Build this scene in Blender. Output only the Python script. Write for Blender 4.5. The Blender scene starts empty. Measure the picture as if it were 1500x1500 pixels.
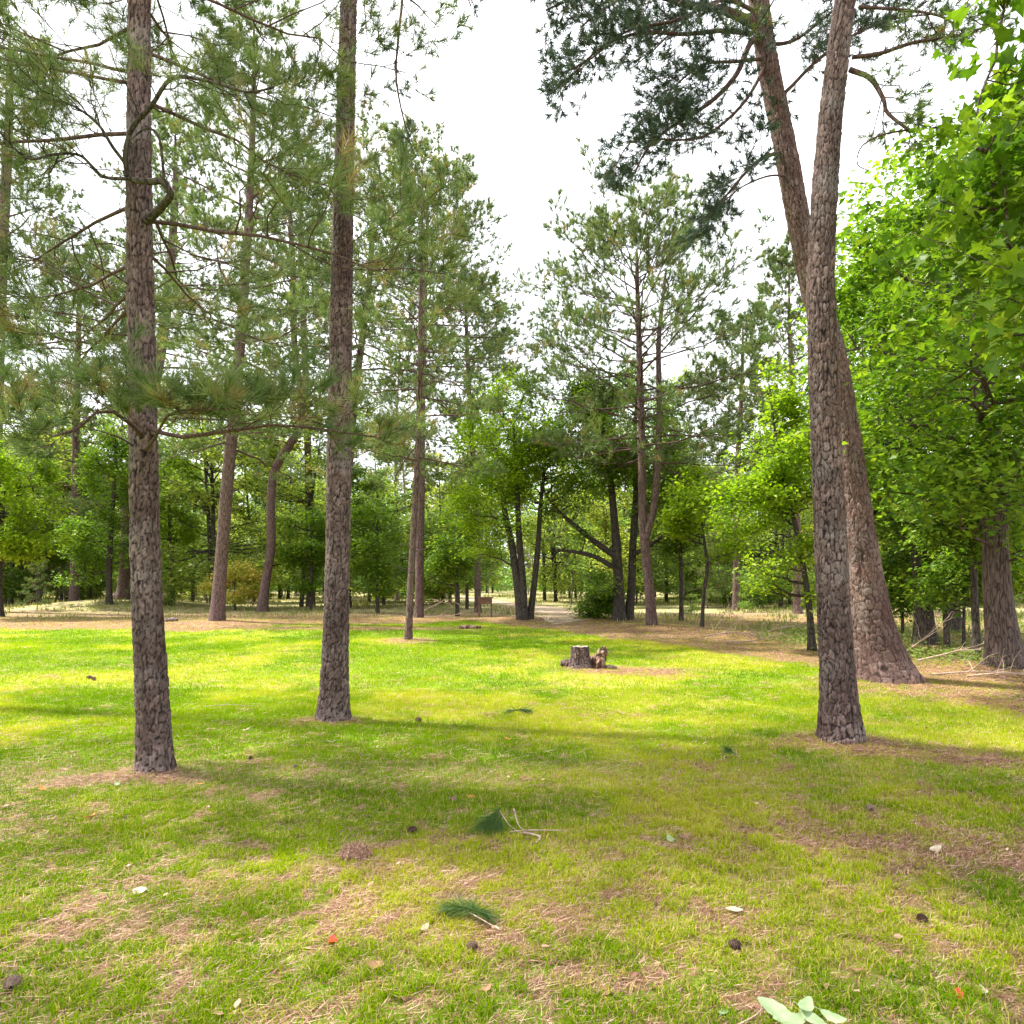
import bpy, math
import numpy as np
from mathutils import Vector

# ------------------------------------------------------------------ camera, sky, sun, exposure
scene = bpy.context.scene
COL = scene.collection
CAM_H = 1.6
cam_data = bpy.data.cameras.new("camera")
cam_data.sensor_width = 36.0
cam_data.lens = 24.0
cam_data.shift_y = 0.0667
cam_data.clip_start = 0.05
cam_data.clip_end = 2000
cam = bpy.data.objects.new("camera", cam_data)
COL.objects.link(cam)
cam.location = (0, 0, CAM_H)
cam.rotation_euler = (math.radians(90), 0, 0)
scene.camera = cam

SUN_EL = math.radians(57)
SUN_DIR = np.array([-0.97, 0.24])                 # horizontal direction towards the sun
SUN_DIR = SUN_DIR / np.linalg.norm(SUN_DIR)
world = bpy.data.worlds.new("World")
scene.world = world
world.use_nodes = True
nt = world.node_tree
nt.nodes.clear()
w_out = nt.nodes.new("ShaderNodeOutputWorld")
w_bg = nt.nodes.new("ShaderNodeBackground")
w_sky = nt.nodes.new("ShaderNodeTexSky")
w_sky.sky_type = 'NISHITA'
w_sky.sun_disc = False
w_sky.sun_elevation = SUN_EL
w_sky.sun_rotation = math.atan2(SUN_DIR[0], SUN_DIR[1])
w_tc = nt.nodes.new("ShaderNodeTexCoord")
w_no = nt.nodes.new("ShaderNodeTexNoise")
w_no.inputs['Scale'].default_value = 2.2
w_no.inputs['Detail'].default_value = 6
w_rp = nt.nodes.new("ShaderNodeMapRange")
w_rp.inputs['From Min'].default_value = 0.30
w_rp.inputs['From Max'].default_value = 0.62
w_rp.inputs['To Min'].default_value = 0.72
w_rp.inputs['To Max'].default_value = 1.0
w_mx = nt.nodes.new("ShaderNodeMix")
w_mx.data_type = 'RGBA'
w_mx.inputs['B'].default_value = (7.6, 7.7, 8.0, 1)    # thin bright cloud over most of the sky
w_bg.inputs['Strength'].default_value = 0.12
nt.links.new(w_tc.outputs['Generated'], w_no.inputs['Vector'])
nt.links.new(w_no.outputs['Fac'], w_rp.inputs['Value'])
nt.links.new(w_rp.outputs['Result'], w_mx.inputs['Factor'])
nt.links.new(w_sky.outputs['Color'], w_mx.inputs['A'])
nt.links.new(w_mx.outputs['Result'], w_bg.inputs['Color'])
nt.links.new(w_bg.outputs['Background'], w_out.inputs['Surface'])

sd = bpy.data.lights.new("sun", 'SUN')
sd.energy = 5.0
sd.angle = math.radians(2.0)
sd.color = (1.0, 0.95, 0.86)
sun = bpy.data.objects.new("sun", sd)
COL.objects.link(sun)
sv = Vector((SUN_DIR[0] * math.cos(SUN_EL), SUN_DIR[1] * math.cos(SUN_EL), math.sin(SUN_EL)))
sun.rotation_euler = sv.to_track_quat('Z', 'Y').to_euler()
sun.location = (-20, 15, 40)

scene.view_settings.view_transform = 'Standard'
scene.view_settings.look = 'None'
scene.view_settings.gamma = 1
scene.view_settings.exposure = 1.47
scene.render.engine = 'CYCLES'
cy = scene.cycles
cy.max_bounces = 7
cy.diffuse_bounces = 4
cy.transmission_bounces = 5
cy.glossy_bounces = 2
cy.transparent_max_bounces = 8
cy.use_denoising = True

# ------------------------------------------------------------------ numpy helpers
def U(v):
    v = np.asarray(v, float)
    return v / np.maximum(np.linalg.norm(v, axis=-1, keepdims=True), 1e-9)

def smooth01(x, a, b):
    t = np.clip((x - a) / (b - a), 0, 1)
    return t * t * (3 - 2 * t)

def hash2(ix, iy, seed=0):
    n = (ix.astype(np.int64) * 374761393 + iy.astype(np.int64) * 668265263 + seed * 1442695041) & 0x7fffffff
    n = ((n ^ (n >> 13)) * 1274126177) & 0x7fffffff
    return ((n ^ (n >> 16)) & 0xffff) / 65535.0

def vnoise(x, y, seed=0):
    ix = np.floor(x); iy = np.floor(y)
    fx = x - ix; fy = y - iy
    fx = fx * fx * (3 - 2 * fx); fy = fy * fy * (3 - 2 * fy)
    a = hash2(ix, iy, seed); b = hash2(ix + 1, iy, seed)
    c = hash2(ix, iy + 1, seed); d = hash2(ix + 1, iy + 1, seed)
    return (a * (1 - fx) + b * fx) * (1 - fy) + (c * (1 - fx) + d * fx) * fy

def fbm(x, y, seed=0, o=4):
    s = 0; a = 0.5; t = 0
    for i in range(o):
        s = s + a * vnoise(x * 2 ** i + 17.3 * i, y * 2 ** i - 9.1 * i, seed + i)
        t += a; a *= 0.5
    return s / t

def catmull(P, n):
    """resample a polyline (K,c) to n points with a smooth curve"""
    P = np.asarray(P, float)
    Q = np.vstack([2 * P[0] - P[1], P, 2 * P[-1] - P[-2]])
    seg = np.linalg.norm(np.diff(P[:, :3], axis=0), axis=1)
    cum = np.concatenate([[0], np.cumsum(seg)])
    s = np.linspace(0, cum[-1], n)
    i = np.clip(np.searchsorted(cum, s, 'right') - 1, 0, len(P) - 2)
    t = ((s - cum[i]) / np.maximum(seg[i], 1e-9))[:, None]
    p0, p1, p2, p3 = Q[i], Q[i + 1], Q[i + 2], Q[i + 3]
    return 0.5 * (2 * p1 + (p2 - p0) * t + (2 * p0 - 5 * p1 + 4 * p2 - p3) * t ** 2 + (3 * p1 - p0 - 3 * p2 + p3) * t ** 3)

def W(px, py, d):
    return [(px - 750) / 1000.0 * d, d, CAM_H - (py - 850) / 1000.0 * d]

class Acc:
    """collects vertices and faces of ONE mesh object"""
    def __init__(self):
        self.V = []; self.F = []; self.A = []; self.B = []; self.n = 0
    def add(self, V, F, mat=0, rnd=0.5, smooth=False, b=0.0):
        V = np.asarray(V, np.float32).reshape(-1, 3)
        F = np.asarray(F, np.int64)
        self.V.append(V)
        self.F.append((F + self.n, mat, smooth))
        self.A.append(np.broadcast_to(np.asarray(rnd, np.float32), (len(V),)))
        self.B.append(np.broadcast_to(np.asarray(b, np.float32), (len(V),)))
        self.n += len(V)
        return self
    def build(self, name, mats, parent=None, origin=None):
        V = np.concatenate(self.V)
        if origin is not None:
            V = V - np.asarray(origin, np.float32)
        me = bpy.data.meshes.new(name)
        loops = np.concatenate([f.ravel() for f, m, s in self.F]).astype(np.int32)
        tot = np.concatenate([np.full(len(f), f.shape[1]) for f, m, s in self.F]).astype(np.int32)
        mi = np.concatenate([np.full(len(f), m) for f, m, s in self.F]).astype(np.int32)
        sm = np.concatenate([np.full(len(f), s) for f, m, s in self.F]).astype(bool)
        me.vertices.add(len(V)); me.vertices.foreach_set("co", V.ravel())
        me.loops.add(len(loops)); me.loops.foreach_set("vertex_index", loops)
        me.polygons.add(len(tot))
        me.polygons.foreach_set("loop_start", np.concatenate([[0], np.cumsum(tot)[:-1]]).astype(np.int32))
        me.polygons.foreach_set("material_index", mi)
        me.polygons.foreach_set("use_smooth", sm)
        me.update(calc_edges=True)
        a = me.attributes.new("rnd", 'FLOAT', 'POINT'); a.data.foreach_set("value", np.concatenate(self.A).astype(np.float32))
        a = me.attributes.new("aux", 'FLOAT', 'POINT'); a.data.foreach_set("value", np.concatenate(self.B).astype(np.float32))
        for m in (mats if isinstance(mats, (list, tuple)) else [mats]):
            me.materials.append(m)
        o = bpy.data.objects.new(name, me)
        COL.objects.link(o)
        if parent is not None:
            o.parent = parent
        return o

def tube_geo(P, R, k=6, cap=False):
    """P (N,M,3), R (N,M) -> verts, quads"""
    P = np.asarray(P, float)
    if P.ndim == 2:
        P = P[None]; R = np.asarray(R)[None]
    N, M, _ = P.shape
    R = np.broadcast_to(R, (N, M))
    T = U(np.gradient(P, axis=1))
    mean = U(T.mean(1))
    ref = np.where((np.abs(mean[:, 2]) > 0.8)[:, None], np.array([1.0, 0, 0]), np.array([0, 0, 1.0]))[:, None, :]
    a = U(np.cross(T, ref)); b = np.cross(T, a)
    th = np.arange(k) / k * 2 * np.pi
    V = P[:, :, None, :] + R[:, :, None, None] * (np.cos(th)[None, None, :, None] * a[:, :, None, :] + np.sin(th)[None, None, :, None] * b[:, :, None, :])
    idx = np.arange(N * M * k).reshape(N, M, k)
    i0 = idx[:, :-1, :]; i1 = idx[:, 1:, :]
    F = np.stack([i0, np.roll(i0, -1, 2), np.roll(i1, -1, 2), i1], -1).reshape(-1, 4)
    return V.reshape(-1, 3), F

LOBED = np.array([(0, 0), (.10, .10), (.42, .02), (.30, .28), (.52, .50), (.20, .50), (0, 1.0), (-.20, .50), (-.52, .50), (-.30, .28), (-.42, .02), (-.10, .10)])
KITE = np.array([(0, 0), (.30, .42), (0, 1.0), (-.30, .42)])
OVAL = np.array([(0, 0), (.20, .22), (.24, .55), (0, 1.0), (-.24, .55), (-.20, .22)])

def leaves(acc, pos, size, rg, shape=KITE, mat=1, base=None, flat=0.55, droop=0.35, sun_tilt=0.0):
    n = len(pos)
    az = rg.uniform(0, 2 * np.pi, n)
    d = U(np.stack([np.cos(az), np.sin(az), rg.normal(-droop, .35, n)], 1))
    nr = U(np.stack([rg.normal(0, flat, n), rg.normal(0, flat, n), np.ones(n)], 1))
    nr = U(nr - (nr * d).sum(1, keepdims=True) * d)
    sd_ = np.cross(d, nr)
    sz = size * rg.uniform(.45, 1.35, n)
    k = len(shape)
    fold = np.abs(shape[:, 0]) * 0.35
    V = pos[:, None, :] + sz[:, None, None] * (shape[None, :, 0:1] * sd_[:, None, :] + shape[None, :, 1:2] * d[:, None, :] + fold[None, :, None] * nr[:, None, :])
    r = base if base is not None else rg.random(n)
    acc.add(V.reshape(-1, 3), np.arange(n * k).reshape(-1, k), mat, np.repeat(r, k))

def box_geo(cx, cy, cz, sx, sy, sz):
    v = np.array([[x, y, z] for x in (-.5, .5) for y in (-.5, .5) for z in (-.5, .5)]) * [sx, sy, sz] + [cx, cy, cz]
    f = [[0, 1, 3, 2], [4, 6, 7, 5], [0, 4, 5, 1], [2, 3, 7, 6], [0, 2, 6, 4], [1, 5, 7, 3]]
    return v, f

def tag(o, label, cat, group=None, kind=None):
    if label: o['label'] = label
    if cat: o['category'] = cat
    if group: o['group'] = group
    if kind: o['kind'] = kind
    return o

def thing(name, loc, label, cat, group=None):
    o = bpy.data.objects.new(name, None)
    o.empty_display_size = 0.2
    COL.objects.link(o)
    o.location = loc
    return tag(o, label, cat, group)

# ------------------------------------------------------------------ materials
def new_mat(name):
    m = bpy.data.materials.new(name)
    m.use_nodes = True
    n = m.node_tree
    n.nodes.clear()
    out = n.nodes.new("ShaderNodeOutputMaterial")
    return m, n, out

def N(n, t, **kw):
    x = n.nodes.new(t)
    for k, v in kw.items():
        if k in x.inputs: x.inputs[k].default_value = v
        else: setattr(x, k, v)
    return x

def ramp(n, fac, stops):
    r = n.nodes.new("ShaderNodeValToRGB")
    el = r.color_ramp.elements
    while len(el) < len(stops): el.new(0.5)
    for e, (p, c) in zip(el, stops):
        e.position = p; e.color = (c[0], c[1], c[2], 1)
    n.links.new(fac, r.inputs['Fac'])
    return r.outputs['Color']

def attr(n, name):
    a = n.nodes.new("ShaderNodeAttribute"); a.attribute_name = name
    return a.outputs['Fac']

def mixc(n, f, a, b, mode='MIX'):
    m = n.nodes.new("ShaderNodeMix"); m.data_type = 'RGBA'; m.blend_type = mode
    for key, v in (('Factor', f), ('A', a), ('B', b)):
        if hasattr(v, 'links'): n.links.new(v, m.inputs[key])
        else: m.inputs[key].default_value = v if key == 'Factor' else (v[0], v[1], v[2], 1)
    return m.outputs['Result']

def leaf_mat(name, stops, trans=0.45, tcol=(1.25, 1.35, 0.55), rough=0.5, spec=0.35, objvar=0.0):
    m, n, out = new_mat(name)
    c = ramp(n, attr(n, "rnd"), stops)
    if objvar:
        oi = n.nodes.new("ShaderNodeObjectInfo")
        c = mixc(n, objvar, c, ramp(n, oi.outputs['Random'], [(0, (0.60, 0.80, 0.65)), (0.5, (1.1, 1.05, 1)), (1, (1.7, 1.3, 0.9))]), 'MULTIPLY')
    p = N(n, "ShaderNodeBsdfPrincipled", Roughness=rough)
    p.inputs['Specular IOR Level'].default_value = spec
    n.links.new(c, p.inputs['Base Color'])
    t = n.nodes.new("ShaderNodeBsdfTranslucent")
    n.links.new(mixc(n, 1.0, c, tcol, 'MULTIPLY'), t.inputs['Color'])
    mx = n.nodes.new("ShaderNodeMixShader"); mx.inputs[0].default_value = trans
    n.links.new(p.outputs[0], mx.inputs[1]); n.links.new(t.outputs[0], mx.inputs[2])
    n.links.new(mx.outputs[0], out.inputs['Surface'])
    return m

def bark_mat_near(name, dark, mid, light, lichen=(0.30, 0.30, 0.26)):
    """for modelled bark plates: rnd = colour of each plate, aux = how deep in a furrow"""
    m, n, out = new_mat(name)
    tc = n.nodes.new("ShaderNodeTexCoord")
    mp = N(n, "ShaderNodeMapping"); mp.inputs['Scale'].default_value = (1, 1, 0.45)
    n.links.new(tc.outputs['Object'], mp.inputs['Vector'])
    no = N(n, "ShaderNodeTexNoise", Scale=55.0, Detail=6.0, Roughness=0.7)
    n.links.new(mp.outputs[0], no.inputs['Vector'])
    n2 = N(n, "ShaderNodeTexNoise", Scale=3.0, Detail=4.0)
    n.links.new(tc.outputs['Object'], n2.inputs['Vector'])
    plate = ramp(n, attr(n, "rnd"), [(0, mid), (0.6, tuple((a + b) / 2 for a, b in zip(mid, light))), (1, light)])
    plate = mixc(n, 1.0, plate, ramp(n, no.outputs['Fac'], [(0.3, (0.55, 0.5, 0.5)), (0.5, (1, 1, 1)), (0.72, (1.5, 1.45, 1.45))]), 'MULTIPLY')
    plate = mixc(n, ramp(n, n2.outputs['Fac'], [(0.5, (0, 0, 0)), (0.72, (0.55, 0.55, 0.55))]), plate, lichen)
    n5 = N(n, "ShaderNodeTexNoise", Scale=1.3, Detail=3.0); n.links.new(tc.outputs['Object'], n5.inputs['Vector'])
    plate = mixc(n, 1.0, plate, ramp(n, n5.outputs['Fac'], [(0.32, (0.62, 0.56, 0.55)), (0.55, (1, 1, 1)), (0.7, (1.25, 1.12, 1.05))]), 'MULTIPLY')
    c = mixc(n, attr(n, "aux"), dark, plate)
    p = N(n, "ShaderNodeBsdfPrincipled", Roughness=0.9)
    p.inputs['Specular IOR Level'].default_value = 0.15
    n.links.new(c, p.inputs['Base Color'])
    b = N(n, "ShaderNodeBump", Strength=0.7, Distance=0.012)
    n.links.new(no.outputs['Fac'], b.inputs['Height'])
    n.links.new(b.outputs[0], p.inputs['Normal'])
    n.links.new(p.outputs[0], out.inputs['Surface'])
    return m

def bark_mat(name, dark, mid, light, scale=14.0, stretch=0.3, bump=0.03):
    m, n, out = new_mat(name)
    tc = n.nodes.new("ShaderNodeTexCoord")
    mp = N(n, "ShaderNodeMapping"); mp.inputs['Scale'].default_value = (1, 1, stretch)
    n.links.new(tc.outputs['Object'], mp.inputs['Vector'])
    nd = N(n, "ShaderNodeTexNoise", Scale=6.0, Detail=3.0)
    n.links.new(mp.outputs[0], nd.inputs['Vector'])
    vo = N(n, "ShaderNodeTexVoronoi", Scale=scale); vo.feature = 'DISTANCE_TO_EDGE'
    mixv = mixc(n, 0.22, mp.outputs[0], nd.outputs['Color'])
    n.links.new(mixv, vo.inputs['Vector'])
    no = N(n, "ShaderNodeTexNoise", Scale=30.0, Detail=5.0, Roughness=0.7)
    n.links.new(mp.outputs[0], no.inputs['Vector'])
    plate = ramp(n, no.outputs['Fac'], [(0.3, mid), (0.7, light)])
    c = mixc(n, ramp(n, vo.outputs['Distance'], [(0.0, (0, 0, 0)), (0.12, (1, 1, 1))]), dark, plate)
    p = N(n, "ShaderNodeBsdfPrincipled", Roughness=0.9)
    p.inputs['Specular IOR Level'].default_value = 0.15
    n.links.new(c, p.inputs['Base Color'])
    b = N(n, "ShaderNodeBump", Strength=1.0, Distance=bump)
    n.links.new(vo.outputs['Distance'], b.inputs['Height'])
    n.links.new(b.outputs[0], p.inputs['Normal'])
    n.links.new(p.outputs[0], out.inputs['Surface'])
    return m

def plain_mat(name, stops, scale=20.0, rough=0.8, bump=0.004, stretch=(1, 1, 1), trans=0):
    m, n, out = new_mat(name)
    tc = n.nodes.new("ShaderNodeTexCoord")
    mp = N(n, "ShaderNodeMapping"); mp.inputs['Scale'].default_value = stretch
    n.links.new(tc.outputs['Object'], mp.inputs['Vector'])
    no = N(n, "ShaderNodeTexNoise", Scale=scale, Detail=5.0, Roughness=0.65)
    n.links.new(mp.outputs[0], no.inputs['Vector'])
    c = ramp(n, no.outputs['Fac'], stops)
    p = N(n, "ShaderNodeBsdfPrincipled", Roughness=rough)
    p.inputs['Specular IOR Level'].default_value = 0.25
    n.links.new(c, p.inputs['Base Color'])
    b = N(n, "ShaderNodeBump", Strength=0.6, Distance=bump)
    n.links.new(no.outputs['Fac'], b.inputs['Height'])
    n.links.new(b.outputs[0], p.inputs['Normal'])
    if trans:
        t = n.nodes.new("ShaderNodeBsdfTranslucent"); n.links.new(c, t.inputs['Color'])
        mx = n.nodes.new("ShaderNodeMixShader"); mx.inputs[0].default_value = trans
        n.links.new(p.outputs[0], mx.inputs[1]); n.links.new(t.outputs[0], mx.inputs[2])
        n.links.new(mx.outputs[0], out.inputs['Surface'])
    else:
        n.links.new(p.outputs[0], out.inputs['Surface'])
    return m

M = {}
M['bark_near'] = bark_mat_near("pine bark plates", (0.016, 0.010, 0.009), (0.075, 0.051, 0.046), (0.250, 0.185, 0.172), (0.24, 0.22, 0.21))
M['bark_red'] = bark_mat_near("reddish pine bark plates", (0.040, 0.024, 0.020), (0.110, 0.070, 0.060), (0.230, 0.160, 0.146), (0.23, 0.20, 0.185))
M['bark_pine'] = bark_mat("pine bark", (0.038, 0.024, 0.022), (0.095, 0.060, 0.054), (0.200, 0.138, 0.128), scale=20, stretch=.22)
M['bark_limb'] = bark_mat("pine limb bark", (0.035, 0.022, 0.02), (0.075, 0.045, 0.040), (0.15, 0.095, 0.085), scale=40, bump=0.008)
M['bark_dark'] = bark_mat("dark hardwood bark", (0.018, 0.014, 0.012), (0.045, 0.036, 0.03), (0.11, 0.095, 0.08), scale=22, stretch=0.2)
M['bark_grey'] = bark_mat("grey hardwood bark", (0.025, 0.018, 0.015), (0.065, 0.048, 0.042), (0.17, 0.125, 0.112), scale=24, stretch=0.16, bump=0.04)
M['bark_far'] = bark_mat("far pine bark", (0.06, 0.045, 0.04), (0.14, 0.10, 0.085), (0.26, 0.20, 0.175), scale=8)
PINE = [(0, (0.070, 0.118, 0.042)), (0.45, (0.130, 0.180, 0.058)), (0.80, (0.235, 0.260, 0.085)), (0.90, (0.20, 0.20, 0.065)), (1, (0.28, 0.19, 0.09))]
M['needle'] = leaf_mat("pine needles", PINE, trans=0.35, tcol=(1.2, 1.3, 0.7), spec=0.25)
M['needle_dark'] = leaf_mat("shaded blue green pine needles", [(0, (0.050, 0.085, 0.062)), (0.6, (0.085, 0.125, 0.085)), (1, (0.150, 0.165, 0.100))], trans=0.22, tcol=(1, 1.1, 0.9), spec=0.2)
M['needle_far'] = leaf_mat("far pine needles", PINE, trans=0.35, tcol=(1.2, 1.3, 0.7), spec=0.2, objvar=0.7)
M['leaf'] = leaf_mat("hardwood leaves", [(0, (0.030, 0.080, 0.010)), (0.45, (0.110, 0.210, 0.016)), (0.9, (0.250, 0.350, 0.028)), (1, (0.32, 0.36, 0.06))], trans=0.5)
M['leaf_lime'] = leaf_mat("bright lime leaves", [(0, (0.070, 0.150, 0.008)), (0.45, (0.210, 0.330, 0.012)), (0.95, (0.360, 0.460, 0.025)), (1, (0.36, 0.38, 0.05))], trans=0.52)
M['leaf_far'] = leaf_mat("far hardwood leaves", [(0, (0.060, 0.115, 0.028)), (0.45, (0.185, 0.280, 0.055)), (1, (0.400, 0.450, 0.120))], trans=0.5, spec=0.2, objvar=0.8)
M['leaf_orange'] = leaf_mat("orange tipped shrub leaves", [(0, (0.28, 0.42, 0.05)), (0.5, (0.55, 0.58, 0.08)), (0.72, (0.80, 0.58, 0.16)), (1, (0.85, 0.38, 0.18))], trans=0.4, tcol=(1, 1, 0.7))
M['grass'] = leaf_mat("lawn grass", [(0, (0.075, 0.170, 0.002)), (0.35, (0.180, 0.285, 0.002)), (0.62, (0.340, 0.400, 0.003)), (0.80, (0.44, 0.40, 0.05)), (1, (0.56, 0.43, 0.22))], trans=0.40, tcol=(1.3, 1.4, 0.3), rough=.8, spec=0.04)
M['drygrass'] = leaf_mat("dry meadow grass", [(0, (0.11, 0.19, 0.03)), (0.45, (0.24, 0.26, 0.07)), (1, (0.46, 0.36, 0.20))], trans=0.35, tcol=(1.1, 1.1, 0.8), spec=0.15)
M['straw'] = leaf_mat("fallen pine straw", [(0, (0.16, 0.068, 0.046)), (0.5, (0.33, 0.175, 0.118)), (1, (0.60, 0.43, 0.30))], trans=0.1, tcol=(1, 1, 1), spec=0.2)

# ------------------------------------------------------------------ ground
EDGE_U = (np.array([-400, 0, 300, 450, 600, 700, 800, 900, 1000, 1100, 1200, 1300, 1400, 1500, 1900]) - 750) / 1000.0
EDGE_D = np.array([22, 22.8, 21.5, 24, 25, 26, 22.5, 18.2, 16, 14, 11.9, 9.4, 8.4, 7.5, 6.0])
MOUNDS = [(-2.975, 5.65, 0.45, 0.04), (3.13, 6.5, 0.8, 0.07), (5.6, 10.1, 1.6, 0.12), (-2.04, 7.8, 0.5, 0.04),
          (8.3, 11.6, 1.6, 0.14), (-22.5, 39, 4.5, 0.55), (-10.8, 25.2, 2.0, 0.12), (-2.8, 18.4, 0.6, 0.03), (4.5, 22.5, 1.4, 0.12),
          (1.25, 12.1, 1.0, 0.05), (0.3, 28, 2.5, 0.12), (4.5, 28, 2.5, 0.12)]

def gz(x, y):
    x = np.asarray(x, float); y = np.asarray(y, float)
    r = np.sqrt(x * x + y * y)
    z = 0.10 * (fbm(x * 0.16 + 3, y * 0.16, 5, 3) - 0.5) * np.clip(r / 8, 0.3, 1) + 0.018 * (fbm(x * 1.7, y * 1.7, 9, 2) - 0.5)
    for mx, my, mr, mh in MOUNDS:
        z = z + mh * np.exp(-((x - mx) ** 2 + (y - my) ** 2) / (mr * mr))
    return z

def G(x, y):
    return float(gz(np.array([x]), np.array([y]))[0])

def ell(x, y, cx, cy, rx, ry, ang=0, soft=0.5):
    c, s = math.cos(ang), math.sin(ang)
    u = ((x - cx) * c + (y - cy) * s) / rx; v = (-(x - cx) * s + (y - cy) * c) / ry
    return 1 - smooth01(np.sqrt(u * u + v * v), 1 - soft, 1 + soft * 0.6)

def litter_mask(x, y):
    """pine straw / bare earth amount 0..1"""
    u = x / np.maximum(y, 0.5)
    ed = np.interp(u, EDGE_U, EDGE_D)
    n1 = fbm(x * 0.9, y * 0.9, 21, 4); n2 = fbm(x * 3.1, y * 3.1, 31, 3)
    wob = (n1 - 0.5) * 2.6 + (n2 - 0.5) * 1.0
    outer = smooth01(y - ed + wob * np.clip(ed / 16, 0.35, 1.0), -0.4, 0.8)
    # how worn the lawn is: heavy in the foreground, light in the middle
    fore = 1 - smooth01(y + (n1 - .5) * 2, 3.6, 7.0)
    side = smooth01(u, -0.1, 0.75)
    thr = 0.668 - 0.100 * fore - 0.045 * side * (0.4 + 0.6 * fore)
    n3 = fbm(x * 8.5, y * 8.5, 37, 3)
    patch = smooth01(0.18 * n1 + 0.28 * n2 + 0.54 * n3, thr - 0.075, thr + 0.075)
    spots = np.zeros_like(x)
    for e in ((-3.1, 5.45, 0.55, 0.22, 0.1), (3.75, 6.1, 1.05, 0.33, -0.22), (-2.15, 7.75, 0.55, 0.28, 0), (2.0, 11.9, 1.3, 0.55, 0),
              (3.1, 6.4, 0.62, 0.4, 0), (6.2, 9.6, 2.2, 1.3, 0), (-2.8, 18.2, 0.8, 0.9, 0), (2.55, 4.05, 0.9, 0.4, -0.4), (-5.2, 22.5, 4.5, 1.0, 0)):
        spots = np.maximum(spots, ell(x + (n2 - .5) * .5, y + (n1 - .5) * .6, *e))
    return np.clip(np.maximum.reduce([outer * (0.75 + 0.25 * smooth01(n3, .35, .55)), patch * 0.72, spots * (0.6 + 0.4 * smooth01(n3, .35, .6))]), 0, 1), outer

def dry_sun_mask(x, y):  # random dry turf, plus sunlit spots painted into the lawn colour
    n = fbm(x * 0.55 + 50, y * 0.55, 77, 4)
    n2 = fbm(x * 2.3, y * 2.3 + 9, 78, 3)
    d = smooth01(n * 0.65 + n2 * 0.35, 0.44, 0.66)
    for e in ((0.65, 5.4, 1.2, 0.5, 0.1, 0.7), (2.3, 4.6, 1.3, 0.45, -0.45, 0.7), (-6.5, 11.0, 2.5, 1.0, 0, 0.7), (1.6, 10.9, 1.0, 0.5, 0, 0.7), (-1.3, 8.6, 1.8, .4, 0, 0.7)):  # yellow ellipses painted as pools of sunlight on the lawn
        d = np.maximum(d, 0.85 * ell(x, y, *e))
    return d

def graded(lo, hi, n, k):
    t = np.linspace(-1, 1, n)
    s = np.sinh(k * t) / np.sinh(k)
    return np.where(s < 0, -s * lo, s * hi)

gx = graded(-420, 420, 560, 5.6)
t = np.linspace(0, 1, 620)
gy = -60 + 0 * t
gy = np.concatenate([np.linspace(-160, 1.5, 14)[:-1], 1.5 + (np.expm1(5.8 * t) / np.expm1(5.8)) * 640])
GX, GY = np.meshgrid(gx, gy)
X = GX.ravel(); Y = GY.ravel()
Z = gz(X, Y)
lm, outer = litter_mask(X, np.abs(Y) + 0.0)
dm = dry_sun_mask(X, Y)
nx, ny = len(gx), len(gy)
idx = np.arange(nx * ny).reshape(ny, nx)
F = np.stack([idx[:-1, :-1], idx[:-1, 1:], idx[1:, 1:], idx[1:, :-1]], -1).reshape(-1, 4)
acc = Acc()
acc.add(np.stack([X, Y, Z], 1), F, 0, lm, True, dm)

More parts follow.
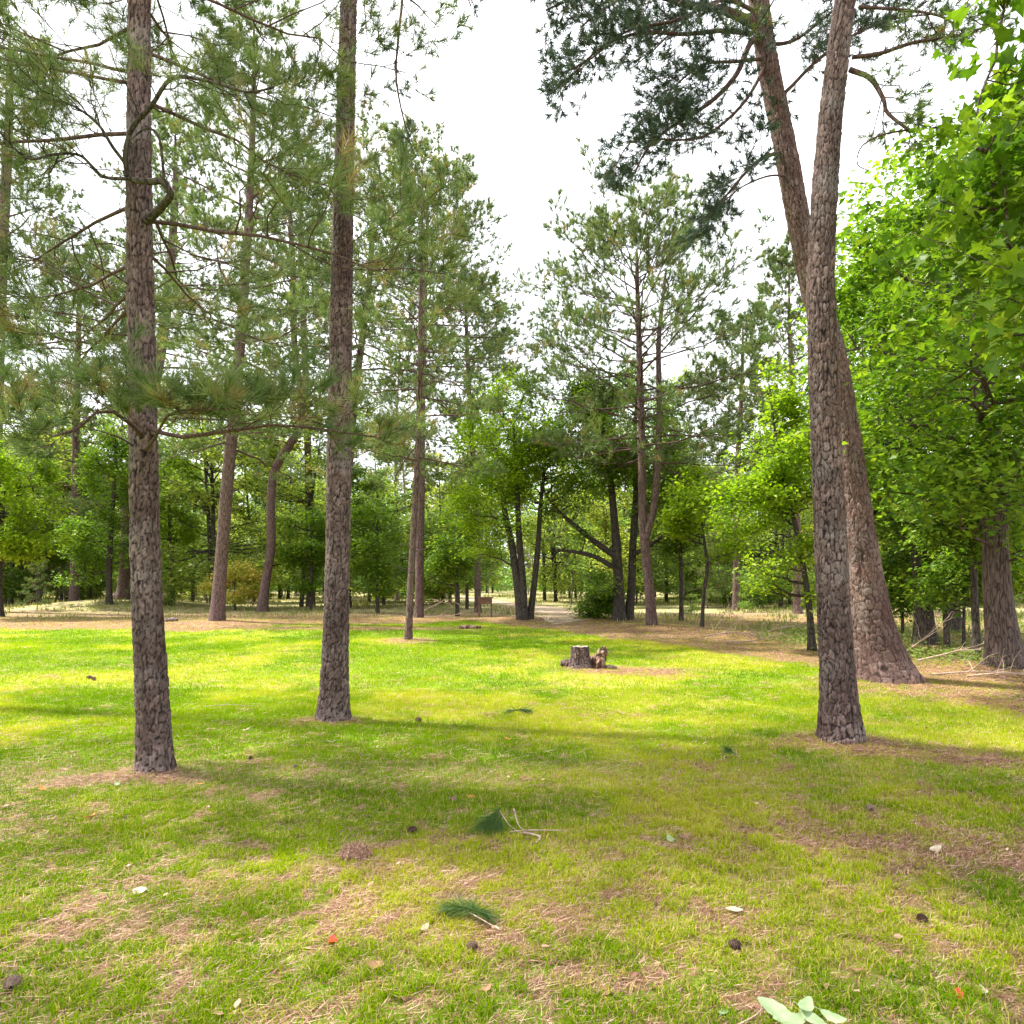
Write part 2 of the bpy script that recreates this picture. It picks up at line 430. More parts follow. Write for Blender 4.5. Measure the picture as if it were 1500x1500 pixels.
def ground_material():
    m, n, out = new_mat("woodland ground")
    tc = n.nodes.new("ShaderNodeTexCoord")
    geo = tc.outputs['Object']
    n1 = N(n, "ShaderNodeTexNoise", Scale=38.0, Detail=6.0, Roughness=0.75); n.links.new(geo, n1.inputs['Vector'])
    n2 = N(n, "ShaderNodeTexNoise", Scale=2.6, Detail=6.0, Roughness=0.65); n.links.new(geo, n2.inputs['Vector'])
    n3 = N(n, "ShaderNodeTexNoise", Scale=0.16, Detail=5.0, Roughness=0.6); n.links.new(geo, n3.inputs['Vector'])
    soil = ramp(n, n1.outputs['Fac'], [(0.28, (0.085, 0.040, 0.028)), (0.48, (0.25, 0.125, 0.086)), (0.70, (0.46, 0.29, 0.21))])
    green = ramp(n, n1.outputs['Fac'], [(0.25, (0.055, 0.100, 0.006)), (0.5, (0.14, 0.24, 0.010)), (0.75, (0.24, 0.34, 0.015))])
    dry = ramp(n, n1.outputs['Fac'], [(0.25, (0.15, 0.15, 0.02)), (0.5, (0.28, 0.29, 0.04)), (0.75, (0.44, 0.40, 0.10))])  # dry turf tone, also the yellow of the painted sun pools
    lawn = mixc(n, attr(n, "aux"), green, dry)
    # woodland floor farther off: pale dry grass, green tufts and straw
    meadow = mixc(n, ramp(n, n2.outputs['Fac'], [(0.42, (0, 0, 0)), (0.6, (1, 1, 1))]), (0.40, 0.31, 0.19), (0.17, 0.21, 0.05))
    sep = n.nodes.new("ShaderNodeSeparateXYZ"); n.links.new(geo, sep.inputs[0])
    far = N(n, "ShaderNodeMapRange"); far.inputs['From Min'].default_value = 27.5; far.inputs['From Max'].default_value = 34
    ad = N(n, "ShaderNodeMath", operation='MULTIPLY_ADD'); ad.inputs[1].default_value = 14.0
    n.links.new(n3.outputs['Fac'], ad.inputs[0]); n.links.new(sep.outputs['Y'], ad.inputs[2])
    sb = N(n, "ShaderNodeMath", operation='SUBTRACT'); sb.inputs[1].default_value = 7.0; n.links.new(ad.outputs[0], sb.inputs[0])
    n.links.new(sb.outputs[0], far.inputs['Value'])
    n4 = N(n, "ShaderNodeTexNoise", Scale=14.0, Detail=5.0, Roughness=0.7); n.links.new(geo, n4.inputs['Vector'])
    brk = N(n, "ShaderNodeMath", operation='MULTIPLY_ADD'); brk.inputs[1].default_value = 1.6; n.links.new(n4.outputs['Fac'], brk.inputs[0]); brk.inputs[2].default_value = -0.8
    ad2 = N(n, "ShaderNodeMath", operation='ADD'); n.links.new(brk.outputs[0], ad2.inputs[0]); n.links.new(attr(n, "rnd"), ad2.inputs[1]); ad2.use_clamp = True
    base = mixc(n, ad2.outputs[0], lawn, soil)
    base = mixc(n, far.outputs['Result'], base, meadow)
    p = N(n, "ShaderNodeBsdfPrincipled", Roughness=0.95)
    p.inputs['Specular IOR Level'].default_value = 0.1
    n.links.new(base, p.inputs['Base Color'])
    b = N(n, "ShaderNodeBump", Strength=0.8, Distance=0.02)
    n.links.new(n1.outputs['Fac'], b.inputs['Height']); n.links.new(b.outputs[0], p.inputs['Normal'])
    n.links.new(p.outputs[0], out.inputs['Surface'])
    return m
M['ground'] = ground_material()
g = acc.build("ground", M['ground'])
tag(g, None, None, kind='structure')

# sandy path winding into the wood
pp = catmull([(1.5, 24.3, 0), (2.1, 27, 0), (2.9, 31, 0), (2.0, 38, 0), (-1, 50, 0), (-6, 70, 0)], 60)
pw = np.interp(np.arange(60), [0, 3, 7, 22, 59], [0.05, 0.9, 1.5, 1.2, 1.1])
tn = U(np.gradient(pp, axis=0)); sdv = np.stack([tn[:, 1], -tn[:, 0], 0 * tn[:, 0]], 1)
rows = []
for k, s in enumerate(np.linspace(-1, 1, 9)):
    q = pp + sdv * (pw * s * (1 + 0.9 * (vnoise(np.arange(60) * 0.9, np.full(60, s * 1.0), 4) - .5) * abs(s)))[:, None]
    q[:, 2] = gz(q[:, 0], q[:, 1]) + 0.012 - 0.006 * abs(s)
    rows.append(q)
R_ = np.stack(rows, 1); idx = np.arange(60 * 9).reshape(60, 9)
F = np.stack([idx[:-1, :-1], idx[:-1, 1:], idx[1:, 1:], idx[1:, :-1]], -1).reshape(-1, 4)
M['sand'] = plain_mat("pale sandy path", [(0.35, (0.26, 0.16, 0.105)), (0.5, (0.44, 0.32, 0.22)), (0.68, (0.60, 0.48, 0.35))], scale=2.5, bump=.03)
po = Acc().add(R_.reshape(-1, 3), F, 0, 0.5, True).build("path", M['sand'])
tag(po, None, None, kind='structure')

# ------------------------------------------------------------------ grass, straw
def near_(y):
    return 1 - smooth01(y, 4, 9)

def blades(acc, n_try, y0, y1, h, w, seed, dens, seg2=True, mask=True):
    rg = np.random.default_rng(seed)
    y = np.sqrt(rg.uniform(y0 * y0, y1 * y1, n_try))
    x = rg.uniform(-0.84, 0.84, n_try) * y
    # clumping
    k = rg.random(n_try)
    lm, outer = litter_mask(x, y)
    cl = fbm(x * 9, y * 9, 91, 3)
    near = 1 - smooth01(y, 3.5, 7)
    p = (1 - 0.72 * lm) * ((0.45 - 0.3 * near) + 1.1 * smooth01(cl, 0.38, 0.60)) * dens
    keep = k < p
    x, y, lm = x[keep], y[keep], lm[keep]
    n = len(x)
    dm = dry_sun_mask(x, y)  # dry turf and painted sun pools, both yellow the blades
    z = gz(x, y) - 0.004
    hh = h * rg.uniform(0.45, 1.35, n) * (0.7 + 0.6 * fbm(x * 2.2, y * 2.2, 14, 2)) * (1 - 0.35 * lm)
    az = rg.uniform(0, 2 * np.pi, n)
    lean = rg.uniform(0.1, 1.0, n)
    dx, dy = np.cos(az), np.sin(az)
    fa = az + np.pi / 2 + rg.normal(0, .4, n)
    wx, wy = np.cos(fa) * w * .5, np.sin(fa) * w * .5
    wv = rg.uniform(0.6, 1.4, n); wx = wx * wv; wy = wy * wv
    B0 = np.stack([x - wx, y - wy, z], 1); B1 = np.stack([x + wx, y + wy, z], 1)
    T = np.stack([x + dx * lean * hh, y + dy * lean * hh, z + hh * (1 - 0.35 * lean)], 1)
    r = np.clip(0.12 - 0.06 * near_(y) + 0.32 * rg.random(n) + 0.30 * dm + 0.16 * lm + 0.5 * (fbm(x * 0.8, y * 0.8, 44, 2) - .5), 0, 0.74)
    deadp = 0.025 + 0.13 * near_(y) + 0.13 * dm + 0.22 * lm
    r = np.where(rg.random(n) < deadp, rg.uniform(0.8, 1, n), r)
    if seg2:
        m = 0.5
        Mi = np.stack([x + dx * lean * hh * .28, y + dy * lean * hh * .28, z + hh * .55], 1)
        off = np.stack([wx * .75, wy * .75, 0 * wx], 1)
        V = np.stack([B0, B1, Mi + off, Mi - off, T], 1)
        b = np.arange(n)[:, None] * 5
        acc.add(V.reshape(-1, 3), b + np.array([[0, 1, 2, 3]]), 0, np.repeat(r, 5))
        # tips share those vertices
        acc.F.append((b + np.array([[3, 2, 4]]) + (acc.n - n * 5), 0, False))
    else:
        V = np.stack([B0, B1, T], 1)
        acc.add(V.reshape(-1, 3), np.arange(n * 3).reshape(-1, 3), 0, np.repeat(r, 3))
ga = Acc()
blades(ga, 520000, 2.2, 5.2, 0.044, 0.0042, 1, 0.9)
blades(ga, 480000, 5.2, 10.0, 0.050, 0.0060, 2, 0.9, seg2=False)
blades(ga, 420000, 10.0, 19.0, 0.052, 0.0110, 3, 0.9, seg2=False)
blades(ga, 220000, 19.0, 30.0, 0.060, 0.0190, 4, 0.9, seg2=False)
go = ga.build("grass", M['grass'])
tag(go, "short patchy green lawn grass with straw coloured blades", "grass", kind='stuff')

# fallen pine straw lying everywhere
rg = np.random.default_rng(8)
def straw(acc, n, y0, y1, L, w, seed):
    rg = np.random.default_rng(seed)
    y = np.sqrt(rg.uniform(y0 * y0, y1 * y1, n)); x = rg.uniform(-0.84, 0.84, n) * y
    lm, o = litter_mask(x, y)
    keep = rg.random(n) < 0.08 + 0.24 * near_(y) + 0.68 * lm
    x, y = x[keep], y[keep]; n = len(x)
    a = rg.uniform(0, np.pi, n); l = L * rg.uniform(.5, 1.2, n)
    dx, dy = np.cos(a) * l / 2, np.sin(a) * l / 2
    px, py = -np.sin(a) * w / 2, np.cos(a) * w / 2
    z = gz(x, y) + rg.uniform(0.002, 0.022, n); tz = rg.normal(0, 0.006, n)
    V = np.stack([np.stack([x - dx - px, y - dy - py, z - tz], 1), np.stack([x + dx, y + dy, z + tz], 1), np.stack([x - dx + px, y - dy + py, z - tz + .001], 1)], 1)
    acc.add(V.reshape(-1, 3), np.arange(n * 3).reshape(-1, 3), 0, np.repeat(rg.random(n), 3))
sa = Acc()
straw(sa, 300000, 2.2, 6.0, 0.085, 0.0032, 5)
straw(sa, 220000, 6.0, 15.0, 0.15, 0.008, 6)
straw(sa, 160000, 15.0, 34.0, 0.22, 0.022, 7)
so = sa.build("pine_straw", M['straw'])
tag(so, "fallen reddish tan pine straw littering the lawn and wood floor", "pine straw", kind='stuff')

# rough dry grass beyond the lawn
da = Acc()
rg = np.random.default_rng(12)
n = 90000
y = np.sqrt(rg.uniform(13 ** 2, 75 ** 2, n)); x = rg.uniform(-0.85, 0.85, n) * y
ed = np.interp(x / y, EDGE_U, EDGE_D)
gap = y - ed
pr = smooth01(gap, 3.0, 9.0) * smooth01(fbm(x * .5, y * .5, 61, 3), .42, .62)
pd = np.min(np.hypot(x[:, None] - pp[None, ::3, 0], y[:, None] - pp[None, ::3, 1]), 1)
pr = pr * smooth01(pd, 1.6, 2.4)
k = rg.random(n) < pr
x, y = x[k], y[k]; n = len(x)
h = rg.uniform(.06, .26, n) * (0.6 + 0.8 * fbm(x * .3, y * .3, 3, 2)); a = rg.uniform(0, 2 * np.pi, n); w = 0.012 + 0.0006 * y
z = gz(x, y) - .01; ln = rg.uniform(0, .5, n)
a2 = rg.uniform(0, 2 * np.pi, n)
V = np.stack([np.stack([x - np.cos(a) * w, y - np.sin(a) * w, z], 1), np.stack([x + np.cos(a) * w, y + np.sin(a) * w, z], 1),
              np.stack([x + np.cos(a2) * ln * h, y + np.sin(a2) * ln * h, z + h], 1)], 1)
green_ = smooth01(x / y, .25, .5) * (1 - smooth01(y, 24, 34)) * .55
da.add(V.reshape(-1, 3), np.arange(n * 3).reshape(-1, 3), 0, np.repeat(np.clip(rg.random(n) * .7 + .3 * (fbm(x * .2, y * .2, 8, 2)) - green_, 0, 1), 3))
n = 26000
y = rg.uniform(11, 24, n); x = rg.uniform(.36, .86, n) * y
k = rg.random(n) < smooth01(y - np.interp(x / y, EDGE_U, EDGE_D), 2.2, 4.5) * smooth01(fbm(x * .8, y * .8, 63, 3), .38, .56)
x, y = x[k], y[k]
leaves(da, np.stack([x, y, gz(x, y) + rg.uniform(.02, .22, len(x))], 1), .085, rg, np.array([(0, 0), (.22, .42), (0, 1.0), (-.22, .42)]), 0, rg.random(len(x)) * .35, flat=.6, droop=-.2)
do = da.build("dry_grass", M['drygrass'])
tag(do, "dry grass and green weeds growing beyond the lawn edge", "dry grass", kind='stuff')

# ------------------------------------------------------------------ tree machinery
def sprout(P, K, t0, t1, L, ang=(40, 70), up=0.0, curve=0.1, vert=0.35, m=4, rg=None, taper=0.65, both=True):
    """children of polylines P (N,M,3); L (N,) parent-dependent length"""
    Np, Mp, _ = P.shape
    t = t0 + (np.arange(K)[None, :] + rg.random((Np, K))) / K * (t1 - t0)
    f = t * (Mp - 1); i = np.clip(f.astype(int), 0, Mp - 2); fr = (f - i)[..., None]
    ar = np.arange(Np)[:, None]
    A = P[ar, i]; B = P[ar, i + 1]
    pos = A + (B - A) * fr
    tan = U(B - A)
    side = U(np.cross(tan, np.array([0, 0, 1.0])) + 1e-6)
    upv = np.cross(side, tan)
    sg = np.where((np.arange(K)[None, :] + rg.integers(0, 2, (Np, 1))) % 2 == 0, 1.0, -1.0)
    phi = rg.normal(0, vert, (Np, K)) * 1.5
    a = np.radians(rg.uniform(ang[0], ang[1], (Np, K)))
    d = np.cos(a)[..., None] * tan + np.sin(a)[..., None] * (side * (sg * np.cos(phi))[..., None] + upv * np.sin(phi)[..., None])
    d = U(d + np.array([0, 0, up]))
    ln = L[:, None] * (1 - taper * t) * rg.uniform(0.6, 1.2, (Np, K))
    s = np.linspace(0, 1, m)
    C = pos[:, :, None, :] + d[:, :, None, :] * (s[None, None, :, None] * ln[:, :, None, None])
    C[..., 2] += curve * (s ** 2)[None, None, :] * ln[:, :, None]
    wob = rg.normal(0, 0.06, C.shape) * ln[:, :, None, None] * np.minimum(s, 1 - 0.3 * s)[None, None, :, None]
    C = C + wob
    return C.reshape(-1, m, 3), ln.ravel(), t.ravel()

def needles(acc, P, K, length, width, rg, t0=0.3, mat=1, spread=(20, 70), brown=0.04, clump=None, gdir=0.0):
    Np, Mp, _ = P.shape
    t = t0 + (1 - t0) * rg.random((Np, K)) ** 0.7
    f = t * (Mp - 1); i = np.clip(f.astype(int), 0, Mp - 2); fr = (f - i)[..., None]
    ar = np.arange(Np)[:, None]
    A = P[ar, i]; B = P[ar, i + 1]
    pos = A + (B - A) * fr; tan = U(B - A)
    rv = U(rg.normal(0, 1, (Np, K, 3)))
    rad = U(rv - (rv * tan).sum(-1, keepdims=True) * tan)
    a = np.radians(rg.uniform(spread[0], spread[1], (Np, K)))[..., None]
    d = U(np.cos(a) * tan + np.sin(a) * rad + np.array([0, 0, gdir]))
    ln = (length * rg.uniform(.65, 1.15, (Np, K)))[..., None]
    wd = U(np.cross(d, rg.normal(0, 1, (Np, K, 3)))) * width * .5
    V = np.stack([pos - wd, pos + wd, pos + d * ln], 2).reshape(-1, 3)
    base = rg.beta(2, 2.4, Np) * 0.75
    base = np.where(rg.random(Np) < brown, rg.uniform(.9, 1, Np), base)
    r = np.clip(base[:, None] + rg.normal(0, .07, (Np, K)), 0, 1)
    acc.add(V, np.arange(Np * K * 3).reshape(-1, 3), mat, np.repeat(r.ravel(), 3))

def path_at(path, z):
    """interpolate trunk path (K,4) at height z -> xyz,r"""
    return np.array([np.interp(z, path[:, 2], path[:, i]) for i in range(4)])

def trunk_simple(name, path, mat, parent, base, k=14, flare=0.5, seed=0):
    rg = np.random.default_rng(seed)
    n = max(24, int((path[-1, 2] - path[0, 2]) / 0.3))
    Q = catmull(path, n)
    s = Q[:, 2] - Q[0, 2]
    R = Q[:, 3] * (1 + flare * np.exp(-s / (1.6 * Q[0, 3] + .05)))
    V, F = tube_geo(Q[:, :3], R, k)
    V = V.reshape(n, k, 3)
    ctr = Q[:, None, :3]
    th = np.arange(k) / k * 2 * np.pi
    lob = 1 + 0.05 * (vnoise(np.cos(th)[None, :] * 2 + 5 + 0 * s[:, None], s[:, None] * 1.3 + np.sin(th)[None, :] * 2, seed) - .5) * 2 \
        + 0.25 * np.exp(-s / 0.35)[:, None] * (vnoise(np.cos(th) * 1.5 + 9, np.sin(th) * 1.5 + 9, seed + 3) - .5)[None, :]
    V = ctr + (V - ctr) * lob[..., None]
    a = Acc().add(V.reshape(-1, 3), F, 0, 0.5, True)
    return a.build(name, mat, parent, base)

def cells(u, v, nu, seed):
    """jittered cells, periodic in u (nu cells); returns F2-F1 and a cell random"""
    iu = np.floor(u); iv = np.floor(v)
    best = np.full(u.shape, 9.0); sec = np.full(u.shape, 9.0); rid = np.zeros(u.shape)
    for du in (-1, 0, 1):
        for dv in (-1, 0, 1):
            cu = iu + du; cv = iv + dv; cm = np.mod(cu, nu)
            ju = cu + 0.5 + 0.85 * (hash2(cm, cv, seed) - .5); jv = cv + 0.5 + 0.85 * (hash2(cm, cv, seed + 7) - .5)
            d = .65 * np.maximum(np.abs(u - ju), np.abs(v - jv)) + .35 * np.sqrt((u - ju) ** 2 + (v - jv) ** 2)
            r = hash2(cm, cv, seed + 13)
            nb = d < best
            sec = np.where(nb, best, np.minimum(sec, d))
            rid = np.where(nb, r, rid)
            best = np.where(nb, d, best)
    return sec - best, rid

def shingle(u, v, nu, seed):
    """position inside the nearest jittered cell along v"""
    iu = np.floor(u); iv = np.floor(v)
    best = np.full(u.shape, 9.0); off = np.zeros(u.shape)
    for du in (-1, 0, 1):
        for dv in (-1, 0, 1):
            cu = iu + du; cv = iv + dv; cm = np.mod(cu, nu)
            ju = cu + 0.5 + 0.85 * (hash2(cm, cv, seed) - .5); jv = cv + 0.5 + 0.85 * (hash2(cm, cv, seed + 7) - .5)
            d = .65 * np.maximum(np.abs(u - ju), np.abs(v - jv)) + .35 * np.sqrt((u - ju) ** 2 + (v - jv) ** 2)
            nb = d < best
            off = np.where(nb, (v - jv) + (hash2(cm, cv, seed + 21) - .5) * 2 * (u - ju), off); best = np.where(nb, d, best)
    return off

def trunk_bark(name, path, mat, parent, base, ztop, cell=0.05, aspect=2.1, amp=0.014, flare=0.55, seed=0, res=0.011, roots=5):
    """trunk with modelled bark plates up to ztop"""
    L = ztop - path[0, 2]
    n = int(L / (res * 1.25)); k = int(2 * np.pi * path[:, 3].max() / res)
    zs = np.linspace(path[0, 2], ztop, n)
    C = catmull(path, 400)
    Q = np.stack([np.interp(zs, C[:, 2], C[:, i]) for i in range(4)], 1)
    s = zs - zs[0]
    th = np.arange(k) / k * 2 * np.pi
    rr = Q[:, 3][:, None] * np.ones((1, k))
    fl = flare * np.exp(-s / (1.3 * Q[0, 3] + .03))[:, None]
    rootw = 0.75 + 0.5 * vnoise(np.cos(th) * roots * .35 + 11, np.sin(th) * roots * .35 + 11, seed)[None, :]
    rr = rr * (1 + fl * rootw)
    nu = max(6, int(round(2 * np.pi * np.median(path[:, 3]) / cell)))
    wu = (fbm(np.cos(th)[None, :] * 2.5 + 0 * s[:, None], s[:, None] * 4 + np.sin(th)[None, :] * 2.5, seed + 2, 3) - .5) * 1.9
    wv = (fbm(np.cos(th)[None, :] * 4 + 0 * s[:, None], s[:, None] * 5 + np.sin(th)[None, :] * 4, seed + 22, 3) - .5) * 1.0
    uu = th[None, :] / (2 * np.pi) * nu + wu; vv = s[:, None] / (cell * aspect) + wv
    e, rid = cells(uu, vv, nu, seed)
    off = shingle(uu, vv, nu, seed)
    e2, rid2 = cells(uu * 2.0, vv * 2.6, nu * 2, seed + 40)
    pl = smooth01(e, 0.01, 0.16 + 0.1 * rid); pl2 = smooth01(e2, 0.0, 0.25)
    fine = fbm(uu * 5, vv * 4, seed + 5, 3) - .5
    furrow = smooth01(np.abs(fbm(np.cos(th)[None, :] * 9 + 1.5 * wu + 0 * s[:, None], s[:, None] * 2.2 + np.sin(th)[None, :] * 9, seed + 31, 2) - .5), .0, .06)
    ridge = fbm(np.cos(th)[None, :] * 4 + 3 + 0 * s[:, None], s[:, None] * 1.1 + np.sin(th)[None, :] * 4, seed + 8, 2) - .5
    disp = amp * (pl * (0.25 + 1.0 * rid) + 0.55 * off * pl + 0.30 * pl2 * rid2 + 0.5 * fine + 0.9 * ridge + 0.8 * (furrow - 1) - 0.2)
    rr = rr + disp
    dirs = np.stack([np.cos(th), np.sin(th), 0 * th], 1)
    V = Q[:, None, :3] + rr[..., None] * dirs[None]
    idx = np.arange(n * k).reshape(n, k)
    F = np.stack([idx[:-1], np.roll(idx[:-1], -1, 1), np.roll(idx[1:], -1, 1), idx[1:]], -1).reshape(-1, 4)
    a = Acc()
    aux = smooth01(pl * 0.9 + pl2 * 0.1 + fine * .5, 0.10, 0.80) * (0.68 + .32 * pl2) * (.35 + .65 * furrow)
    a.add(V.reshape(-1, 3), F, 0, (0.65 * rid + 0.35 * rid2).ravel(), True, aux.ravel())
    # plain upper part
    if path[-1, 2] > ztop + 0.1:
        z2 = np.linspace(ztop - .05, path[-1, 2], 60)
        Q2 = np.stack([np.interp(z2, C[:, 2], C[:, i]) for i in range(4)], 1)
        V2, F2 = tube_geo(Q2[:, :3], Q2[:, 3], 16)
        a.add(V2, F2, 0, 0.5, True, 0.8)
    return a.build(name, mat, parent, base)

def pine_crown(path, z0, z1, nb, Lfun, seed, rmul=1.0, K2=9, K3=4, KN=12, nlen=0.16, nwid=0.010, m_need=1, elev=(-8, 45), droop=0.12,
               az_bias=None, brown=0.04, bare=0.25, stubs=0, gdir=0.25, extra=None, skip=None, l3=0.30):
    rg = np.random.default_rng(seed)
    a = Acc()
    P1 = []; L1 = []; R1 = []
    ga = rg.uniform(0, 6.28)
    for b in range(nb):
        t = (b + rg.random() * 0.9) / nb
        z = z0 + (z1 - z0) * t
        p = path_at(path, z)
        az = ga + b * 2.399 + rg.normal(0, .35)
        if az_bias is not None and rg.random() < az_bias[1]:
            az = az_bias[0] + rg.normal(0, az_bias[2])
        L = Lfun(t) * rg.uniform(.7, 1.15)
        if skip is not None and skip(az, z, L): continue
        e = math.radians(elev[0] + (elev[1] - elev[0]) * t ** 1.1 + rg.normal(0, 7))
        s = np.linspace(0, 1, 9)
        h = np.array([math.cos(az), math.sin(az), 0]); sidev = np.array([-h[1], h[0], 0])
        bend = rg.normal(0, .10)
        q = p[:3] + h * (s * L * math.cos(e))[:, None] + sidev * (bend * L * s ** 2)[:, None]
        q[:, 2] += s * L * math.sin(e) - droop * L * s ** 2 * (1 - t) * 1.4 + 0.12 * L * s ** 3
        q += rg.normal(0, .018, q.shape) * L * s[:, None]
        P1.append(q); L1.append(L)
        R1.append(np.maximum(0.005, rmul * min(p[3] * .36, 0.008 + .0105 * L) * (1 - .86 * s)))
    if extra:
        for q, L, r0 in extra:
            P1.append(catmull(q, 9)); L1.append(L); R1.append(np.maximum(0.006, r0 * (1 - .8 * np.linspace(0, 1, 9))))
    P1 = np.array(P1); L1 = np.array(L1); R1 = np.array(R1)
    V, F = tube_geo(P1, R1, 6); a.add(V, F, 0, .5, True)
    P2, L2, t2 = sprout(P1, K2, bare, 1.0, L1 * .52, (35, 68), 0.10, 0.12, 0.25, 5, rg)
    r2 = np.maximum(.003, 0.0085 * np.minimum(1.2, L2))[:, None] * np.linspace(1, .35, 5)[None]
    V, F = tube_geo(P2, r2, 4); a.add(V, F, 0, .5, True)
    P3, L3, t3 = sprout(P2, K3, .25, 1.0, np.clip(L2 * .6, .22, l3 * 1.9), (25, 60), 0.12, 0.18, 0.5, 4, rg, taper=.4)
    ends = np.concatenate([P2[:, 1:], P3])
    V, F = tube_geo(P3, np.full((len(P3), 4), .0026) * np.linspace(1.2, .8, 4), 3); a.add(V, F, 0, .5)
    # twig ends of the primary branches too
    needles(a, ends, KN, nlen, nwid, rg, t0=.58, mat=m_need, brown=brown, gdir=gdir)
    if stubs:
        S = []
        for k in range(stubs):
            z = rg.uniform(max(path[0, 2] + 1.5, z0 - (z1 - z0) * .5), z0 + (z1 - z0) * .3); p = path_at(path, z); az = rg.uniform(0, 6.28); L = rg.uniform(.3, 1.0)
            h = np.array([math.cos(az), math.sin(az), rg.uniform(-.1, .5)])
            S.append(p[:3] + h * (np.linspace(0, 1, 5) * L)[:, None] + rg.normal(0, .03, (5, 3)) * np.linspace(0, 1, 5)[:, None])
        V, F = tube_geo(np.array(S), np.linspace(.012, .004, 5)[None], 4); a.add(V, F, 0, .5, True)
    return a

def mkpath(pts, d, dd=0.0, wf=1.0):
    """pts: (px, py, width_px) from the base up, at distance d -> (K,4)"""
    out = []
    for i, (px, py, w) in enumerate(pts):
        de = d + dd * i / max(1, len(pts) - 1)
        out.append(W(px, py, de) + [wf * w / 2000.0 * de])
    return np.array(out)

def extend_top(path, H, r_top=0.03, drift=(0, 0)):
    last = path[-1]
    zs = np.linspace(last[2], H, 5)[1:]
    add = [[last[0] + drift[0] * (z - last[2]), last[1] + drift[1] * (z - last[2]), z, last[3] + (r_top - last[3]) * (z - last[2]) / (H - last[2])] for z in zs]
    return np.vstack([path, add])

def seat(path):
    """put the foot of a trunk just below the ground surface"""
    g0 = G(path[0, 0], path[0, 1])
    path = path.copy()
    path[0, 2] = g0 - 0.03
    return path, np.array([path[0, 0], path[0, 1], g0])

def prof_cone(L, top=0.34, p=0.75):
    return lambda t: L * (top + (1 - top) * (1 - t) ** p) * (0.75 + 0.25 * min(1, t * 6))

def prof_round(L):
    return lambda t: L * (0.35 + 0.65 * math.sin(math.pi * min(1, 0.15 + t * .85)) ** .7)

# ------------------------------------------------------------------ hero pines
def pine(label, path, crown_kw, trunk_kw=None, near=False, mat='bark_pine', needle='needle', group=None):
    path, base = seat(path)
    root = thing("pine_tree", base, label, "pine tree", group)
    if near:
        trunk_bark("trunk", path, M[mat], root, base, **trunk_kw)
    else:
        trunk_simple("trunk", path, M[mat], root, base, **(trunk_kw or {}))
    a = pine_crown(path, **crown_kw)
    a.build("crown", [M['bark_limb'], M[needle]], root, base)
    return root, path, base

# A: front left pine
pA = mkpath([(228, 1133, 50), (222, 1000, 47), (214, 850, 43), (211, 700, 41), (207, 500, 39), (204, 300, 36), (204, 60, 32), (205, -100, 30)], 5.66, 0, .90)
pA = extend_top(pA, 13.5)
def W5(px, py, d=5.4): return W(px, py, d)
lowR = [W(215, 625, 5.6), W(262, 640, 5.35), W(330, 632, 5.2), W(410, 622, 5.15), W(480, 630, 5.2), W(548, 640, 5.3)]
lowL = [W(210, 640, 5.6), W(190, 620, 5.3), W(150, 600, 5.0), W(95, 640, 4.9), W(50, 625, 4.8), W(0, 600, 4.7)]
lowC = [W(213, 660, 5.6), W(228, 640, 5.25), W(250, 605, 5.0), W(300, 600, 4.8), W(345, 598, 4.7)]
rootA, pA, bA = pine("tall straight pine in the left foreground with a crooked dark limb", pA,
     dict(z0=3.9, z1=13, nb=72, Lfun=lambda t: 2.6 * (1 - .35 * t), seed=11, K2=12, K3=6, KN=40, nlen=.19, nwid=.0062, elev=(-5, 40), droop=.16, brown=.10, stubs=6, rmul=.55,
          az_bias=(2.6, .30, .8), extra=[(lowR, 1.7, .022), (lowL, 1.4, .02), (lowC, 1.0, .016)],
          skip=lambda az, z, L: z < 8 and math.sin(az) < -0.35),
     dict(ztop=6.8, seed=3, cell=.029, aspect=3.4, amp=.009, flare=.28), near=True, mat='bark_near')
# its crooked limb
def limb(paths, parent, base, mat, name="limb", foliage=None, seed=0, needle='needle', K2=7, K3=3, KN=26, nlen=.15, nwid=.003, l2=.5, ln=1.2):
    a = Acc(); P1 = []
    for q, r0, r1 in paths:
        n = 9 if foliage is not None else 14
        C = catmull(q, 26)
        V, F = tube_geo(C, np.linspace(r0, r1, 26), 8); a.add(V, F, 0, .5, True, .6)
        P1.append(catmull(q, 9))
    if foliage:
        rg = np.random.default_rng(seed)
        P1 = np.array([P1[i] for i in foliage])
        P2, L2, t2 = sprout(P1, K2, .2, 1.0, np.full(len(P1), ln * l2), (35, 68), 0.05, 0.05, 0.35, 5, rg)
        V, F = tube_geo(P2, np.linspace(.006, .003, 5)[None] * np.ones((len(P2), 1)), 4); a.add(V, F, 0, .5, True)
        P3, L3, t3 = sprout(P2, K3, .25, 1.0, np.clip(L2 * .6, .15, .3), (25, 60), 0.1, .1, .5, 4, rg, taper=.4)
        V, F = tube_geo(P3, np.full((len(P3), 4), .0025), 3); a.add(V, F, 0, .5)
        needles(a, np.concatenate([P2[:, 1:], P3]), KN, nlen, nwid, rg, t0=.45, brown=.06)
    return a.build(name, [M[mat], M[needle]], parent, base)
